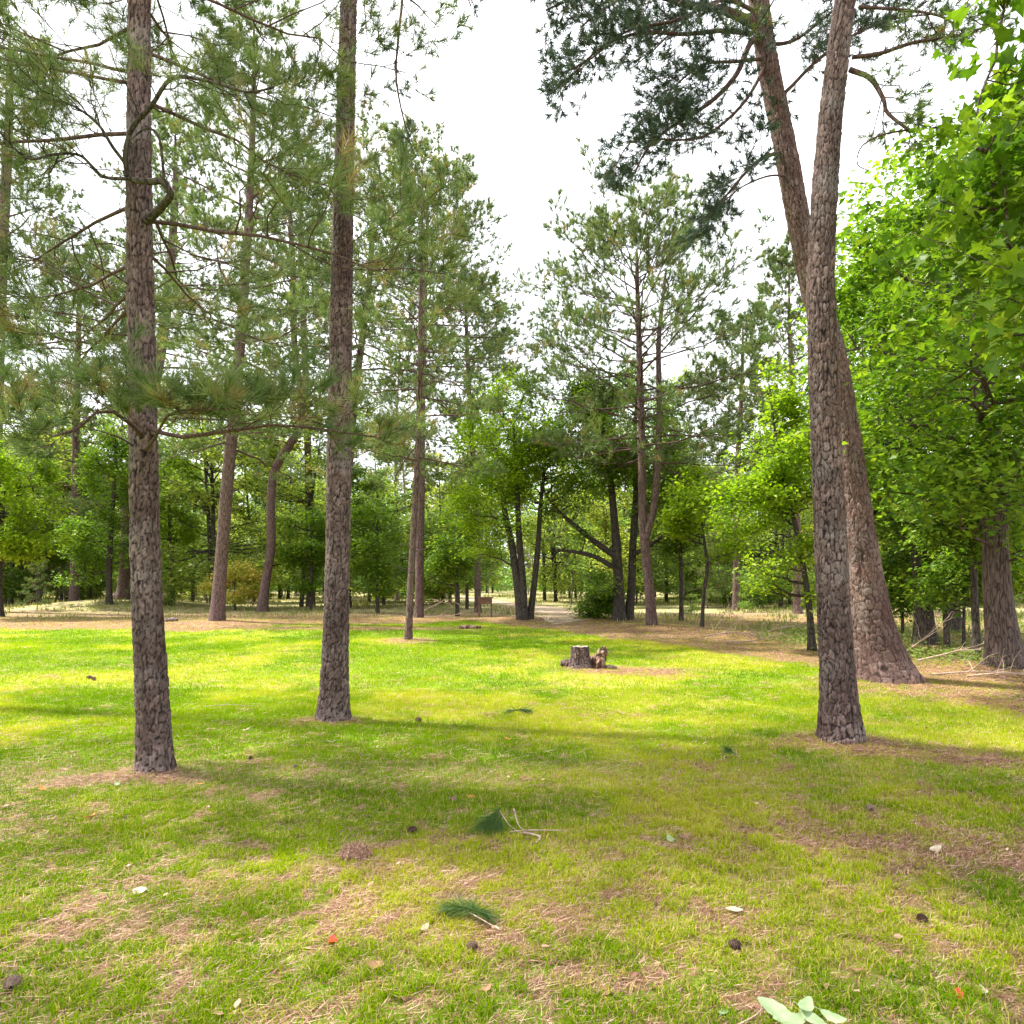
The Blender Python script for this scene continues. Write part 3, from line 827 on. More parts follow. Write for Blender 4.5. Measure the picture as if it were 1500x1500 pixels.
limb([([W(213, 325, 5.62), W(228, 312, 5.5), W(246, 292, 5.3), W(249, 283, 5.25), W(238, 266, 5.22), W(215, 266, 5.2), W(190, 262, 5.22), W(183, 250, 5.2)], .034, .022),
      ([W(186, 258, 5.2), W(184, 220, 5.15), W(195, 185, 5.1), W(222, 155, 5.0), W(243, 122, 4.95), W(262, 112, 4.9), W(310, 120, 4.8), W(362, 135, 4.7), W(400, 128, 4.65)], .020, .007),
      ([W(192, 262, 5.2), W(150, 258, 5.15), W(118, 228, 5.1), W(80, 226, 5.0), W(40, 232, 4.9), W(0, 195, 4.8)], .014, .006),
      ([W(240, 268, 5.22), W(238, 235, 5.15), W(232, 200, 5.1), W(215, 188, 5.1), W(190, 205, 5.05)], .012, .007),
      ([W(184, 240, 5.2), W(165, 215, 5.1), W(140, 178, 5.0), W(95, 150, 4.95), W(40, 145, 4.9)], .014, .005)],
     rootA, bA, 'bark_dark', foliage=[1, 2, 4], seed=5, K2=12, K3=5, KN=34)

# B: middle front pine
pB = mkpath([(488, 1057, 44), (491, 960, 40), (494, 850, 37), (496, 700, 36), (499, 500, 34), (503, 300, 30), (508, 100, 26), (511, -30, 24)], 7.75, 0, .92)
pB = extend_top(pB, 16)
hangB = [W(508, -60, 7.7), W(560, -70, 7.4), W(588, -20, 7.1), W(584, 50, 7.0), W(580, 110, 7.0), W(590, 170, 7.0), W(606, 225, 7.0)]
hangB2 = [W(508, -40, 7.7), W(600, -90, 7.4), W(665, -50, 7.0), W(690, 10, 6.9)]
rootB, pB, bB = pine("slender straight pine left of centre, bare of branches up to the top edge", pB,
     dict(z0=8.9, z1=15.8, nb=28, Lfun=prof_round(3.0), seed=21, K2=8, K3=4, KN=18, nlen=.18, nwid=.012, elev=(0, 40), stubs=0),
     dict(ztop=8.6, seed=9, cell=.029, aspect=3.4, amp=.009, flare=.32, res=.0125), near=True, mat='bark_near')
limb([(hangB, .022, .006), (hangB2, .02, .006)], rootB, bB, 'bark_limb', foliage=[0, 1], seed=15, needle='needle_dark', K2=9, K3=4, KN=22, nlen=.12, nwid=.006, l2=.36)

# D: big leaning pine behind the right hand one (reddish)
pD = mkpath([(1302, 1008, 84), (1290, 960, 74), (1274, 900, 66), (1259, 800, 57), (1246, 700, 50), (1233, 600, 45), (1218, 511, 42), (1194, 433, 40), (1172, 333, 37), (1147, 200, 35), (1126, 100, 34), (1111, 0, 31), (1100, -80, 29)], 10.1, 0, .84)
pD = extend_top(pD, 16.5, drift=(-.05, 0))
dl = []
dl.append(([W(1108, 38, 10.1), W(1085, 25, 9.9), W(1050, 12, 9.7), W(1010, 8, 9.5), W(960, -8, 9.3), W(880, -20, 9.2), W(800, 15, 9.1)], .07, .012))
dl.append(([W(1126, 45, 10.1), W(1100, 62, 9.9), W(1078, 110, 9.8), W(1040, 150, 9.7), W(985, 185, 9.6), W(950, 215, 9.6), W(925, 262, 9.6)], .05, .010))
dl.append(([W(1150, 222, 10.1), W(1120, 230, 9.9), W(1095, 250, 9.8), W(1065, 285, 9.7), W(1028, 325, 9.6)], .032, .008))
dl.append(([W(1155, 258, 10.1), W(1125, 258, 9.7), W(1085, 275, 9.5), W(1050, 305, 9.3)], .018, .006))
dl.append(([W(1100, 50, 10.1), W(1060, 45, 9.7), W(1000, 50, 9.6), W(940, 48, 9.5), W(880, 70, 9.4), W(820, 130, 9.3)], .036, .008))
dl.append(([W(1118, 62, 10.1), W(1145, 64, 10.0), W(1172, 54, 9.9), W(1215, 20, 9.8), W(1260, -20, 9.6)], .03, .01))
dl.append(([W(1133, 150, 10.1), W(1158, 128, 10.0), W(1190, 95, 9.9), W(1235, 60, 9.8), W(1300, 30, 9.8), W(1370, 20, 9.7)], .03, .008))
dl.append(([W(1112, 20, 10.1), W(1060, 0, 9.8), W(990, 30, 9.5), W(920, 45, 9.4), W(860, 90, 9.3), W(815, 110, 9.3)], .03, .008))
dl.append(([W(1125, 85, 10.1), W(1080, 90, 9.8), W(1030, 95, 9.6), W(985, 130, 9.5), W(965, 165, 9.5)], .03, .008))
dl.append(([W(1110, 0, 10.1), W(1040, -30, 9.7), W(960, -25, 9.4), W(890, 10, 9.2), W(850, 40, 9.2)], .035, .01))
dl.append(([W(1125, 90, 10.1), W(1090, 150, 9.8), W(1040, 195, 9.7), W(1000, 205, 9.6), W(930, 205, 9.5), W(900, 245, 9.5)], .03, .006))
rootD, pD, bD = pine("thick reddish pine leaning left behind the right foreground pine", pD,
     dict(z0=10.6, z1=16.3, nb=24, Lfun=prof_round(3.6), seed=31, K2=9, K3=4, KN=18, nlen=.17, nwid=.012, elev=(-5, 40), m_need=1),
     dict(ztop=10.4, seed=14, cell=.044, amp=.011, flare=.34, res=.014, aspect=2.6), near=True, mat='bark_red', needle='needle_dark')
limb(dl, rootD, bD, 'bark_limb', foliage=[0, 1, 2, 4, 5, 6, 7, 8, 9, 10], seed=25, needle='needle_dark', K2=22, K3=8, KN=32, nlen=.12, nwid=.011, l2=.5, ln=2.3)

# C: right foreground pine
pC = mkpath([(1232, 1097, 62), (1228, 1010, 56), (1222, 900, 51), (1215, 750, 48), (1208, 600, 45), (1203, 450, 43), (1203, 380, 41), (1208, 280, 39), (1216, 180, 36), (1226, 90, 34), (1238, 0, 32), (1248, -80, 30)], 6.5, 0, .86)
pC = extend_top(pC, 15.5, drift=(.04, .02))
rootC, pC, bC = pine("thick rough pine in the right foreground standing on brown straw", pC,
     dict(z0=7.6, z1=15.3, nb=34, Lfun=prof_round(3.0), seed=41, K2=9, K3=4, KN=20, nlen=.17, nwid=.012, elev=(-5, 40), skip=lambda az, z, L: math.cos(az) < -0.1 and z < 10.5),
     dict(ztop=7.4, seed=23, cell=.032, amp=.011, flare=.30, aspect=3.1, res=.0095), near=True, mat='bark_near')
limb([([W(1245, 102, 6.5), W(1275, 115, 6.4), W(1294, 145, 6.3), W(1300, 165, 6.3), W(1330, 190, 6.2)], .026, .012),
      ([W(1248, 84, 6.5), W(1290, 78, 6.4), W(1340, 62, 6.3), W(1420, 48, 6.2), W(1480, 20, 6.0)], .02, .008),
      ([W(1330, 190, 6.2), W(1290, 198, 6.1), W(1262, 215, 6.0), W(1256, 240, 6.0), W(1272, 250, 5.9)], .010, .004),
      ([W(1258, 10, 6.5), W(1330, 15, 6.3), W(1380, 25, 6.2), W(1412, 48, 6.1)], .016, .006)],
     rootC, bC, 'bark_limb', foliage=[0, 1, 3], seed=35, K2=10, K3=4, KN=24, nlen=.13, nwid=.007, l2=.42)

# middle distance pines -------------------------------------------------
def mid(label, pts, d, H, z0, nb, L, seed, dd=0.0, trunk='bark_pine', needle='needle', prof='cone', **kw):
    path = extend_top(mkpath(pts, d, dd, .82), H)
    L = L * 1.1; f = prof_cone(L) if prof == 'cone' else prof_round(L)
    ck = dict(z0=z0, z1=H - .2, nb=nb, Lfun=f, seed=seed, K2=11, K3=5, KN=26, nlen=.22, nwid=.006 + .00066 * d, stubs=10)
    ck.update(kw)
    return pine(label, path, ck, dict(seed=seed, flare=.28), False, trunk, needle)

mid("twin stemmed pine with a rounded crown right of the centre gap", [(955, 922, 18), (951, 860, 17), (945, 800, 16.5), (941, 740, 15), (940, 640, 13), (936, 500, 10), (933, 400, 7)], 22.3, 12.4, 5.4, 62, 4.1, 101, prof='round', KN=26, elev=(2, 42))
# second stem of that pine belongs to the same tree: added as a part
p2 = mkpath([(946, 790, 10), (957, 745, 11), (962, 700, 10.5), (966, 600, 9), (965, 500, 7), (975, 400, 4)], 22.2)
twin = [o for o in COL.objects if o.get('label', '').startswith('twin stemmed')][0]
b_ = np.array(twin.location)
Q = catmull(p2, 40); V, F = tube_geo(Q[:, :3], Q[:, 3], 10)
Acc().add(V, F, 0, .5, True).build("fork_stem", M['bark_pine'], twin, b_)

mid("large pine left of centre with long layered boughs", [(318, 914, 25), (322, 850, 22), (332, 720, 21), (343, 600, 20), (352, 500, 18), (359, 400, 16), (368, 250, 12), (372, 120, 8)], 25, 22.0, 6.4, 62, 4.4, 111)
mid("crooked pine whose trunk bends right above its leaning foot", [(384, 896, 18), (388, 860, 16), (397, 800, 15), (397, 740, 15), (402, 690, 15), (425, 650, 14), (441, 620, 12), (441, 570, 11), (432, 520, 11), (429, 400, 10), (424, 300, 7)], 34.8, 21.5, 8.5, 46, 4.2, 121)
mid("thin dark pine in front of a second straight trunk near the centre", [(598, 938, 13), (602, 850, 12), (609, 720, 11), (614, 600, 10), (616, 450, 8), (618, 350, 6)], 18.3, 12.6, 4.7, 40, 3.3, 131, brown=.12, KN=19)
mid("straight pine just behind the thin dark trunk near the centre", [(614, 906, 15), (615, 800, 15), (617, 700, 14), (618, 600, 12), (622, 450, 9), (626, 330, 6)], 28.5, 18.0, 9.0, 38, 5.2, 141, KN=20)
mid("broad based pine on a straw mound at the left, leaning right", [(180, 889, 30), (184, 850, 22), (190, 720, 19), (212, 620, 18), (233, 530, 18), (249, 400, 16), (257, 280, 12)], 38.5, 27.0, 11, 56, 5.2, 151)
mid("forked pine rising behind the slender left centre trunk", [(498, 898, 18), (504, 780, 15), (513, 660, 14), (522, 560, 13), (537, 450, 11), (545, 350, 9), (549, 260, 6)], 32.5, 22.0, 10.5, 42, 4.8, 161, KN=20)
mid("pine cut by the left edge of the picture", [(-14, 892, 24), (-10, 750, 22), (-4, 550, 20), (4, 350, 18), (12, 200, 14), (14, 100, 10)], 33, 28.0, 10, 52, 5.2, 171)
mid("tall pine filling the gap between the two left front trunks", [(455, 888, 14), (452, 700, 13), (446, 500, 11), (440, 350, 9)], 42, 26.0, 16, 36, 4.4, 181, KN=20)
mid("short pine with pale tips behind the twin stemmed pine", [(1078, 890, 12), (1080, 700, 10), (1085, 600, 8), (1088, 520, 5)], 36, 15.2, 5.0, 40, 3.6, 191)
mid("pine behind the right foreground trunks with tufts reaching left", [(1168, 893, 14), (1166, 700, 12), (1160, 560, 10), (1156, 470, 6)], 32, 16.5, 5.5, 42, 3.8, 201)
mid("leafy topped pine left of the pale gap in the trees", [(700, 893, 12), (698, 750, 11), (690, 620, 9), (684, 500, 7), (682, 430, 4)], 34, 16.0, 6.5, 42, 4.4, 211)
mid("pine with low brown boughs behind the left foreground trunk", [(108, 891, 14), (110, 760, 13), (112, 600, 11), (116, 450, 8)], 40, 21.0, 5.0, 50, 4.6, 221, brown=.12)

# ------------------------------------------------------------------ hardwoods
def attach(nodes, nr, targets, rg, m=5, up=0.25, r_scale=.6, r_end=.004, wob=.05):
    out = []; rr = []
    for c in range(0, len(targets), 400):
        T = targets[c:c + 400]
        D = T[:, None, :] - nodes[None]
        dist = np.linalg.norm(D, axis=2)
        cost = dist + 1.3 * np.maximum(0, 0.25 * np.linalg.norm(D[..., :2], axis=2) - D[..., 2])
        i = cost.argmin(1)
        A = nodes[i]; L = np.linalg.norm(T - A, axis=1)
        Cc = (A + T) / 2; Cc[:, 2] += -0.08 * L + up * L * .2
        Cc += rg.normal(0, .10, Cc.shape) * L[:, None]
        s = np.linspace(0, 1, m)[None, :, None]
        P = (1 - s) ** 2 * A[:, None] + 2 * s * (1 - s) * Cc[:, None] + s ** 2 * T[:, None]
        P[:, 1:-1] += rg.normal(0, wob, P[:, 1:-1].shape) * L[:, None, None] * .5
        r0 = np.minimum(nr[i] * r_scale, .012 + .016 * L)
        out.append(P); rr.append(r0[:, None] * (1 - np.linspace(0, 1, m))[None] + r_end * np.linspace(0, 1, m)[None])
    return np.concatenate(out), np.concatenate(rr)

def env_points(env, n, rg, shell=0.45, clump=None, zmin=None):
    vols = np.array([e[3] * e[4] * e[5] for e in env]); vols = vols / vols.sum()
    res = []; got = 0
    while got < n:
        k = rg.choice(len(env), n * 3, p=vols)
        E = np.array(env)[k]
        v = U(rg.normal(0, 1, (n * 3, 3)))
        rad = rg.random(n * 3) ** (1 / 3.0)
        rad = rad * (1 - shell) + shell * np.sqrt(rad)
        p = E[:, :3] + v * rad[:, None] * E[:, 3:6]
        if clump:
            c = fbm(p[:, 0] / clump + p[:, 1] * .37, p[:, 2] / clump * 1.5 + p[:, 1] / clump, 5, 2)
            p = p[c > rg.uniform(.49, .57, len(p))]
        if zmin is not None: p = p[p[:, 2] > zmin]
        res.append(p); got += len(p)
    return np.concatenate(res)[:n]

def hardwood(name, label, stems, env, seed, n1=12, n2=110, n3=900, per=22, size=.09, shape=KITE, bark='bark_dark', leaf='leaf', flare=.4,
             clump=1.0, spread=.22, cat="tree", group=None, base_xy=None, droop=.35, zmin=None, k=12, z_attach=0.35, near_bark=None):
    rg = np.random.default_rng(seed)
    s0 = np.array(stems[0][0])
    base = np.array([s0[0], s0[1], G(s0[0], s0[1])])
    root = thing(name, base, label, cat, group)
    nodes = []; nrad = []
    for j, st in enumerate(stems):
        st = np.array(st, float)
        if j == 0 or st[0, 2] < .6: st[0, 2] = G(st[0, 0], st[0, 1]) - .03
        if j == 0 and near_bark:
            trunk_bark("trunk", st, M[bark], root, base, **near_bark)
        else:
            if st[0, 2] < .5:
                trunk_simple("trunk" if j == 0 else "stem", st, M[bark], root, base, k=k, flare=flare, seed=seed + j)
            else:
                Q = catmull(st, 26); V, F = tube_geo(Q[:, :3], Q[:, 3], 8)
                Acc().add(V, F, 0, .5, True).build("limb", M[bark], root, base)
        Q = catmull(st, 24)
        keep = Q[:, 2] > base[2] + z_attach * (Q[-1, 2] - base[2]) * .6
        nodes.append(Q[keep, :3]); nrad.append(Q[keep, 3])
    nodes = np.concatenate(nodes); nrad = np.concatenate(nrad)
    a = Acc()
    T1 = env_points(env, n1, rg, .2, None, zmin)
    P1, R1 = attach(nodes, nrad, T1, rg, 9, .5, .6, .012)
    V, F = tube_geo(P1, R1, 7); a.add(V, F, 0, .5, True)
    nd = np.concatenate([nodes, P1[:, 2:].reshape(-1, 3)]); nr = np.concatenate([nrad, R1[:, 2:].ravel()])
    T2 = env_points(env, n2, rg, .35, clump, zmin)
    P2, R2 = attach(nd, nr, T2, rg, 6, .3, .6, .006)
    V, F = tube_geo(P2, R2, 5); a.add(V, F, 0, .5, True)
    nd = np.concatenate([P1[:, 3:].reshape(-1, 3), P2[:, 1:].reshape(-1, 3)]); nr = np.concatenate([R1[:, 3:].ravel(), R2[:, 1:].ravel()])
    T3 = env_points(env, n3, rg, .5, clump, zmin)
    P3, R3 = attach(nd, nr, T3, rg, 4, .2, .5, .003)
    V, F = tube_geo(P3, R3, 3); a.add(V, F, 0, .5)
    f = rg.random((n3, per)) ** .6 * 2.999
    i = f.astype(int); fr = (f - i)[..., None]; ar = np.arange(n3)[:, None]
    pos = P3[ar, i] * (1 - fr) + P3[ar, i + 1] * fr + rg.normal(0, spread, (n3, per, 3)) * [1, 1, .45]
    tw = rg.beta(1.2, 1.2, n3)[:, None] * .75 + rg.random((n3, per)) * .25  # random tone per twig, bright ones coloured as if sunlit
    leaves(a, pos.reshape(-1, 3), size, rg, shape, 1, tw.ravel(), droop=droop)
    a.build("crown", [M[bark], M[leaf]], root, base)
    return root

def st(pts, d, dd=0): return mkpath(pts, d, dd)
def E(px, py, d, rx, ry, rz):
    c = W(px, py, d); return (c[0], c[1], c[2], rx, ry, rz)

# multi stemmed hardwood near the centre
hardwood("hardwood_tree", "bright green tree with three dark stems beside the wooden stand",
         [st([(765, 911, 15), (760, 870, 13), (750, 800, 10), (738, 740, 8), (730, 660, 5)], 26.3),
          st([(768, 911, 11), (766, 850, 10), (760, 780, 9), (757, 700, 7), (752, 620, 4)], 26.2),
          st([(776, 911, 10), (782, 860, 9), (788, 800, 8), (792, 740, 6), (800, 660, 4)], 26.4)],
         [E(745, 640, 26.3, 2.2, 2.0, 2.6), E(725, 730, 26, 1.9, 1.8, 2.4), E(790, 690, 26.5, 1.5, 1.8, 2.6), E(700, 790, 26, 1.0, 1.2, 1.1), E(750, 570, 26.3, 1.1, 1.1, 1.0)], 301, size=.13, per=20, n3=1300, leaf='leaf_lime')
# spreading oak
hardwood("oak_tree", "dark limbed spreading tree left of the twin stemmed pine",
         [st([(907, 912, 17), (906, 860, 16), (904, 815, 14), (898, 740, 11), (892, 680, 8), (880, 610, 5)], 26),
          st([(921, 912, 13), (925, 860, 12), (927, 800, 11), (932, 720, 9), (930, 640, 6), (934, 560, 4)], 26.2),
          st([(904, 816, 10), (880, 800, 9), (848, 775, 7), (820, 750, 5), (800, 725, 3.5)], 26),
          st([(898, 830, 8), (870, 815, 7), (840, 808, 5), (812, 805, 3)], 25.8),
          st([(928, 812, 7), (950, 800, 6), (980, 780, 4), (1005, 770, 3)], 26)],
         [E(860, 640, 26, 2.4, 2.2, 2.2), E(840, 730, 25.6, 1.8, 1.8, 1.6), E(920, 620, 26, 2.0, 2.0, 2.4), E(985, 720, 26, 1.6, 1.6, 2.2), E(880, 570, 26, 1.5, 1.5, 1.2), E(960, 800, 26, 1.0, 1.2, .9), E(870, 860, 25.6, .8, .6, .6)],
         302, size=.13, n3=1500, per=20, n1=16)
# light sapling cluster right of centre
hardwood("young_tree", "slim dark sapling just right of the twin stemmed pine", [st([(998, 911, 7), (998, 850, 6), (996, 780, 5), (992, 700, 3)], 26)],
         [E(996, 740, 26, 1.3, 1.3, 1.7), E(1000, 810, 26, 1.0, 1, .9)], 303, n1=8, n2=50, n3=420, per=18, size=.13)
hardwood("young_tree", "thin crooked sapling next to the pile of bare twigs", [st([(1028, 921, 6), (1031, 870, 5.5), (1036, 830, 5), (1030, 780, 4), (1022, 700, 3)], 22.5)],
         [E(1030, 740, 22.5, 1.3, 1.2, 1.4), E(1050, 790, 22.5, .9, .9, .7)], 304, n1=8, n2=50, n3=420, per=18, size=.12, leaf='leaf_lime')
# bright airy tree left of the right foreground pine
hardwood("young_tree", "airy lime green tree with a leaning thin trunk left of the right foreground pine",
         [st([(1190, 955, 11), (1185, 890, 9), (1172, 800, 7), (1155, 730, 6), (1138, 650, 4), (1128, 570, 2.5)], 15.2)],
         [E(1135, 650, 15.2, 1.0, 1.0, 1.2), E(1105, 730, 15.2, 1.0, 1.0, 1.1), E(1165, 740, 15.2, .9, 1.0, 1.4), E(1130, 820, 15, .9, 1.0, .8), E(1140, 570, 15.2, .35, .4, .8), E(1175, 860, 15, .6, .8, .4)],
         305, n1=12, n2=90, n3=900, per=16, size=.10, leaf='leaf_lime', clump=.6, spread=.15)
# right side mass
hardwood("hardwood_tree", "rough barked leafy tree beside the dark log at the right edge",
         [st([(1472, 992, 46), (1468, 930, 38), (1460, 850, 34), (1456, 740, 31), (1445, 600, 30), (1435, 450, 24), (1430, 300, 18)], 11.4)],
         [E(1440, 520, 11, 2.6, 2.6, 2.6), E(1380, 640, 10.4, 1.6, 1.6, 1.3), E(1470, 330, 11, 2.6, 2.6, 2.2), E(1330, 420, 12, 1.8, 2.0, 2.2), E(1500, 690, 10.5, 1.8, 1.5, 1.2)],
         306, n1=22, n2=200, n3=1250, per=17, size=.14, bark='bark_grey', leaf='leaf', clump=.65, flare=.35, zmin=2.0)
hardwood("hardwood_tree", "dark trunked tree behind the reddish leaning pine",
         [st([(1356, 944, 27), (1352, 880, 23), (1345, 800, 21), (1340, 700, 18), (1335, 560, 13), (1330, 400, 8)], 17)],
         [E(1330, 560, 17, 2.6, 2.6, 3.2), E(1370, 690, 16.5, 2.4, 2.2, 1.8), E(1300, 700, 17, 1.6, 1.8, 1.8), E(1350, 400, 17, 2.4, 2.4, 2.0), E(1420, 800, 17, 1.6, 1.6, 1.0), E(1310, 810, 17, 1.0, 1.2, .9), E(1400, 860, 16, 1.2, 1.0, .5)],
         307, n1=20, n2=180, n3=1400, per=18, size=.15, leaf='leaf', clump=.7)
hardwood("hardwood_tree", "sunlit lime green tree filling the gap right of the forked trunks",
         [st([(1400, 922, 16), (1390, 800, 13), (1370, 600, 10), (1345, 420, 7), (1335, 330, 4)], 21)],
         [E(1310, 420, 19, 2.3, 2.4, 2.6), E(1290, 560, 19, 1.6, 2.0, 2.2), E(1370, 330, 19, 2.4, 2.6, 2.4), E(1440, 480, 20, 2.4, 2.2, 3.0), E(1270, 660, 19, .8, 1.0, 1.6)],
         308, n1=20, n2=180, n3=1400, per=19, size=.15, leaf='leaf_lime', clump=.8)
hardwood("young_tree", "thin dark understorey tree left of the rough barked tree", [st([(1432, 972, 11), (1428, 880, 10), (1424, 780, 8), (1420, 700, 5)], 13.2)],
         [E(1415, 740, 13, 1.1, 1.1, .9), E(1450, 790, 12.6, .9, .8, .5)], 309, n1=8, n2=60, n3=500, per=18, size=.10)
hardwood("young_tree", "spindly dark sapling between the two shaded trunks at the right", [st([(1388, 948, 8), (1384, 880, 7), (1380, 800, 6), (1374, 720, 4)], 16)],
         [E(1380, 760, 16, 1.2, 1.1, 1.0), E(1395, 850, 16, .7, .7, .5)], 310, n1=8, n2=50, n3=420, per=18, size=.11)
hardwood("shrub", "dark leafy sapling clump low behind the reddish leaning pine", [st([(1322, 930, 5), (1322, 880, 4), (1320, 820, 3)], 19)],
         [E(1325, 850, 19, 1.1, .9, .9), E(1345, 800, 19, 1.1, .9, .8)], 321, n1=8, n2=50, n3=480, per=16, size=.13, cat="shrub", zmin=.3)
hardwood("shrub", "low green bush growing between the dark saplings and the rough barked tree", [st([(1412, 958, 5), (1412, 900, 4), (1414, 840, 3)], 14.5)],
         [E(1412, 870, 14.5, .8, .8, .8), E(1440, 830, 14.2, .7, .7, .7)], 322, n1=8, n2=50, n3=420, per=15, size=.11, cat="shrub", zmin=.4)
hardwood("young_tree", "leafy young tree filling the far right edge beyond the dark log", [st([(1520, 940, 12), (1515, 800, 9), (1505, 680, 6)], 17)],
         [E(1500, 760, 17, 1.6, 1.4, 1.8), E(1490, 850, 16.5, 1.1, 1.0, .9)], 323, n1=10, n2=90, n3=900, per=16, size=.13, leaf='leaf_lime')
# big leaved tree just outside the frame whose boughs hang in at the right
rt = hardwood("maple_tree", "large leaved tree whose boughs hang in from the upper right edge",
         [np.array([[6.6, 6.2, 0, .17], [6.5, 6.2, 2.0, .15], [6.3, 6.1, 4.0, .12], [6.1, 6.0, 6.5, .08], [6.0, 6.0, 8.2, .04]]),
          np.array([[6.35, 6.1, 3.6, .06], [5.4, 5.9, 4.3, .045], [4.4, 5.6, 4.9, .03], [3.7, 5.5, 5.1, .012]]),
          np.array([[6.4, 6.1, 2.8, .05], [5.4, 5.8, 3.3, .035], [4.5, 5.5, 3.6, .02], [3.9, 5.3, 3.5, .008]]),
          np.array([[6.25, 6.1, 4.6, .05], [5.4, 5.9, 5.6, .035], [4.8, 5.7, 6.2, .02], [4.3, 5.6, 6.6, .008]])],
         [(4.7, 5.6, 5.0, 1.1, 1.3, .9), (4.5, 5.4, 3.7, .85, 1.1, .42), (5.2, 5.6, 6.2, 1.2, 1.2, .9), (5.9, 5.8, 4.6, 1.3, 1.6, 2.0), (3.7, 5.5, 5.0, .75, .7, .45), (4.0, 5.4, 6.2, .7, .8, .5), (3.4, 5.4, 4.3, .5, .7, .4)],
         311, n1=14, n2=140, n3=800, per=9, size=.145, shape=LOBED, bark='bark_grey', leaf='leaf', clump=.7, spread=.13, droop=.6)
# left side
hardwood("young_tree", "broad leaved bright green tree at the left edge behind the lawn", [st([(-6, 893, 16), (-4, 820, 13), (2, 740, 9), (8, 680, 5)], 30)],
         [E(10, 730, 29, 2.1, 2.0, 2.6), E(48, 780, 29, 1.3, 1.3, 1.3), E(-10, 690, 29, 2.2, 2, 1.6)], 312, n1=12, n2=90, n3=900, per=18, size=.17, leaf='leaf_lime', shape=OVAL)
hardwood("young_tree", "small pale green tree with a straight thin trunk on the straw at the left", [st([(58, 886, 6), (58, 850, 5), (60, 810, 4.5), (62, 770, 3)], 42)],
         [E(60, 800, 42, 2.0, 1.8, 1.1), E(80, 760, 42, 1.8, 1.6, 1.2)], 313, n1=10, n2=70, n3=600, per=16, size=.17, leaf='leaf')
hardwood("young_tree", "bushy green tree crowding the left foreground trunk from behind", [st([(160, 892, 9), (160, 820, 8), (165, 740, 6), (170, 660, 4)], 36)],
         [E(150, 790, 36, 2.2, 2.0, 1.7), E(172, 700, 36, 1.9, 1.8, 2.2), E(118, 840, 36, 1.3, 1.2, .8), E(180, 640, 36, 1.0, 1.0, 1.0)], 314, n1=12, n2=100, n3=1000, per=18, size=.16, leaf='leaf')
hardwood("young_tree", "leafy sapling with yellowish leaves right of the left foreground trunk", [st([(252, 888, 7), (250, 820, 6), (248, 740, 4)], 40)],
         [E(250, 780, 40, 1.4, 1.4, 2.2), E(262, 700, 40, 1.2, 1.2, 1.6)], 315, n1=8, n2=60, n3=600, per=16, size=.17, leaf='leaf_lime')
hardwood("young_tree", "thin green sapling just left of the slender left centre trunk", [st([(455, 893, 5), (456, 830, 4.5), (455, 760, 3)], 36)],
         [E(450, 790, 36, 1.5, 1.4, 1.9), E(440, 850, 36, 1.2, 1.1, .7)], 316, n1=8, n2=60, n3=600, per=16, size=.16, leaf='leaf')
hardwood("young_tree", "dark sapling between the two pairs of pines left of centre", [st([(553, 897, 6), (553, 840, 5), (552, 760, 4)], 33)],
         [E(548, 790, 33, 1.5, 1.3, 2.0), E(540, 850, 33, 1.3, 1.1, .8)], 317, n1=8, n2=60, n3=600, per=16, size=.15, leaf='leaf')
hardwood("young_tree", "thin leafy sapling left of the wooden stand", [st([(670, 903, 6), (669, 850, 5), (668, 790, 3)], 29.5)],
         [E(668, 790, 29.5, 1.2, 1.1, 1.9), E(650, 840, 29.5, .9, .9, .8)], 318, n1=8, n2=50, n3=450, per=16, size=.14, leaf='leaf')
hardwood("shrub", "shrub with orange and yellow new leaves behind the lawn", [st([(345, 894, 3), (344, 875, 3), (345, 840, 2)], 36)],
         [E(350, 845, 36, 1.0, .9, 1.1), E(318, 855, 36, .7, .8, .7), E(355, 870, 36, .9, .8, .5)], 319, n1=8, n2=50, n3=500, per=14, size=.13, leaf='leaf_orange', shape=OVAL, cat="shrub", zmin=.1)
hardwood("shrub", "dark green bush at the foot of the spreading tree", [st([(878, 909, 3), (876, 890, 3), (872, 870, 2)], 27)],
         [E(872, 880, 27, .9, .7, .75), E(885, 858, 27, .8, .7, .6)], 320, n1=8, n2=40, n3=380, per=16, size=.12, leaf='leaf', cat="shrub", zmin=.1)

# ------------------------------------------------------------------ off frame pines added on the left so their crowns shade the foreground
for (x, y, H, z0, L, sd_, lab) in ((-9.6, 9.2, 19, 8.0, 4.3, 401, "pine standing just outside the left edge near the front"),
                                   (-8.0, 3.9, 14, 5.5, 3.4, 402, "pine standing left of the photographer")):
    path = np.array([[x, y, 0, .19], [x + .1, y, 4, .16], [x - .05, y + .1, 8, .12], [x, y, H, .03]])
    pine(lab, path, dict(z0=z0, z1=H - .2, nb=42, Lfun=prof_round(L), seed=sd_, K2=9, K3=4, KN=14, nlen=.18, nwid=.011, stubs=8, brown=.1), dict(seed=sd_))

# ------------------------------------------------------------------ the wood behind: a few kinds, copied
def simple_tree(name, parts, loc, label, cat, group):
    root = thing(name, loc, label, cat, group)
    for nm, acc_, mats in parts:
        acc_.build(nm, mats, root)
    return root

def dup(root, loc, rz, sc, label, group):
    r = root.copy(); COL.objects.link(r)
    r.location = loc; r.rotation_euler = (0, 0, rz); r.scale = (sc[0], sc[0], sc[1])
    r['label'] = label; r['group'] = group
    for ch in root.children:
        c = ch.copy(); COL.objects.link(c); c.parent = r
    return r

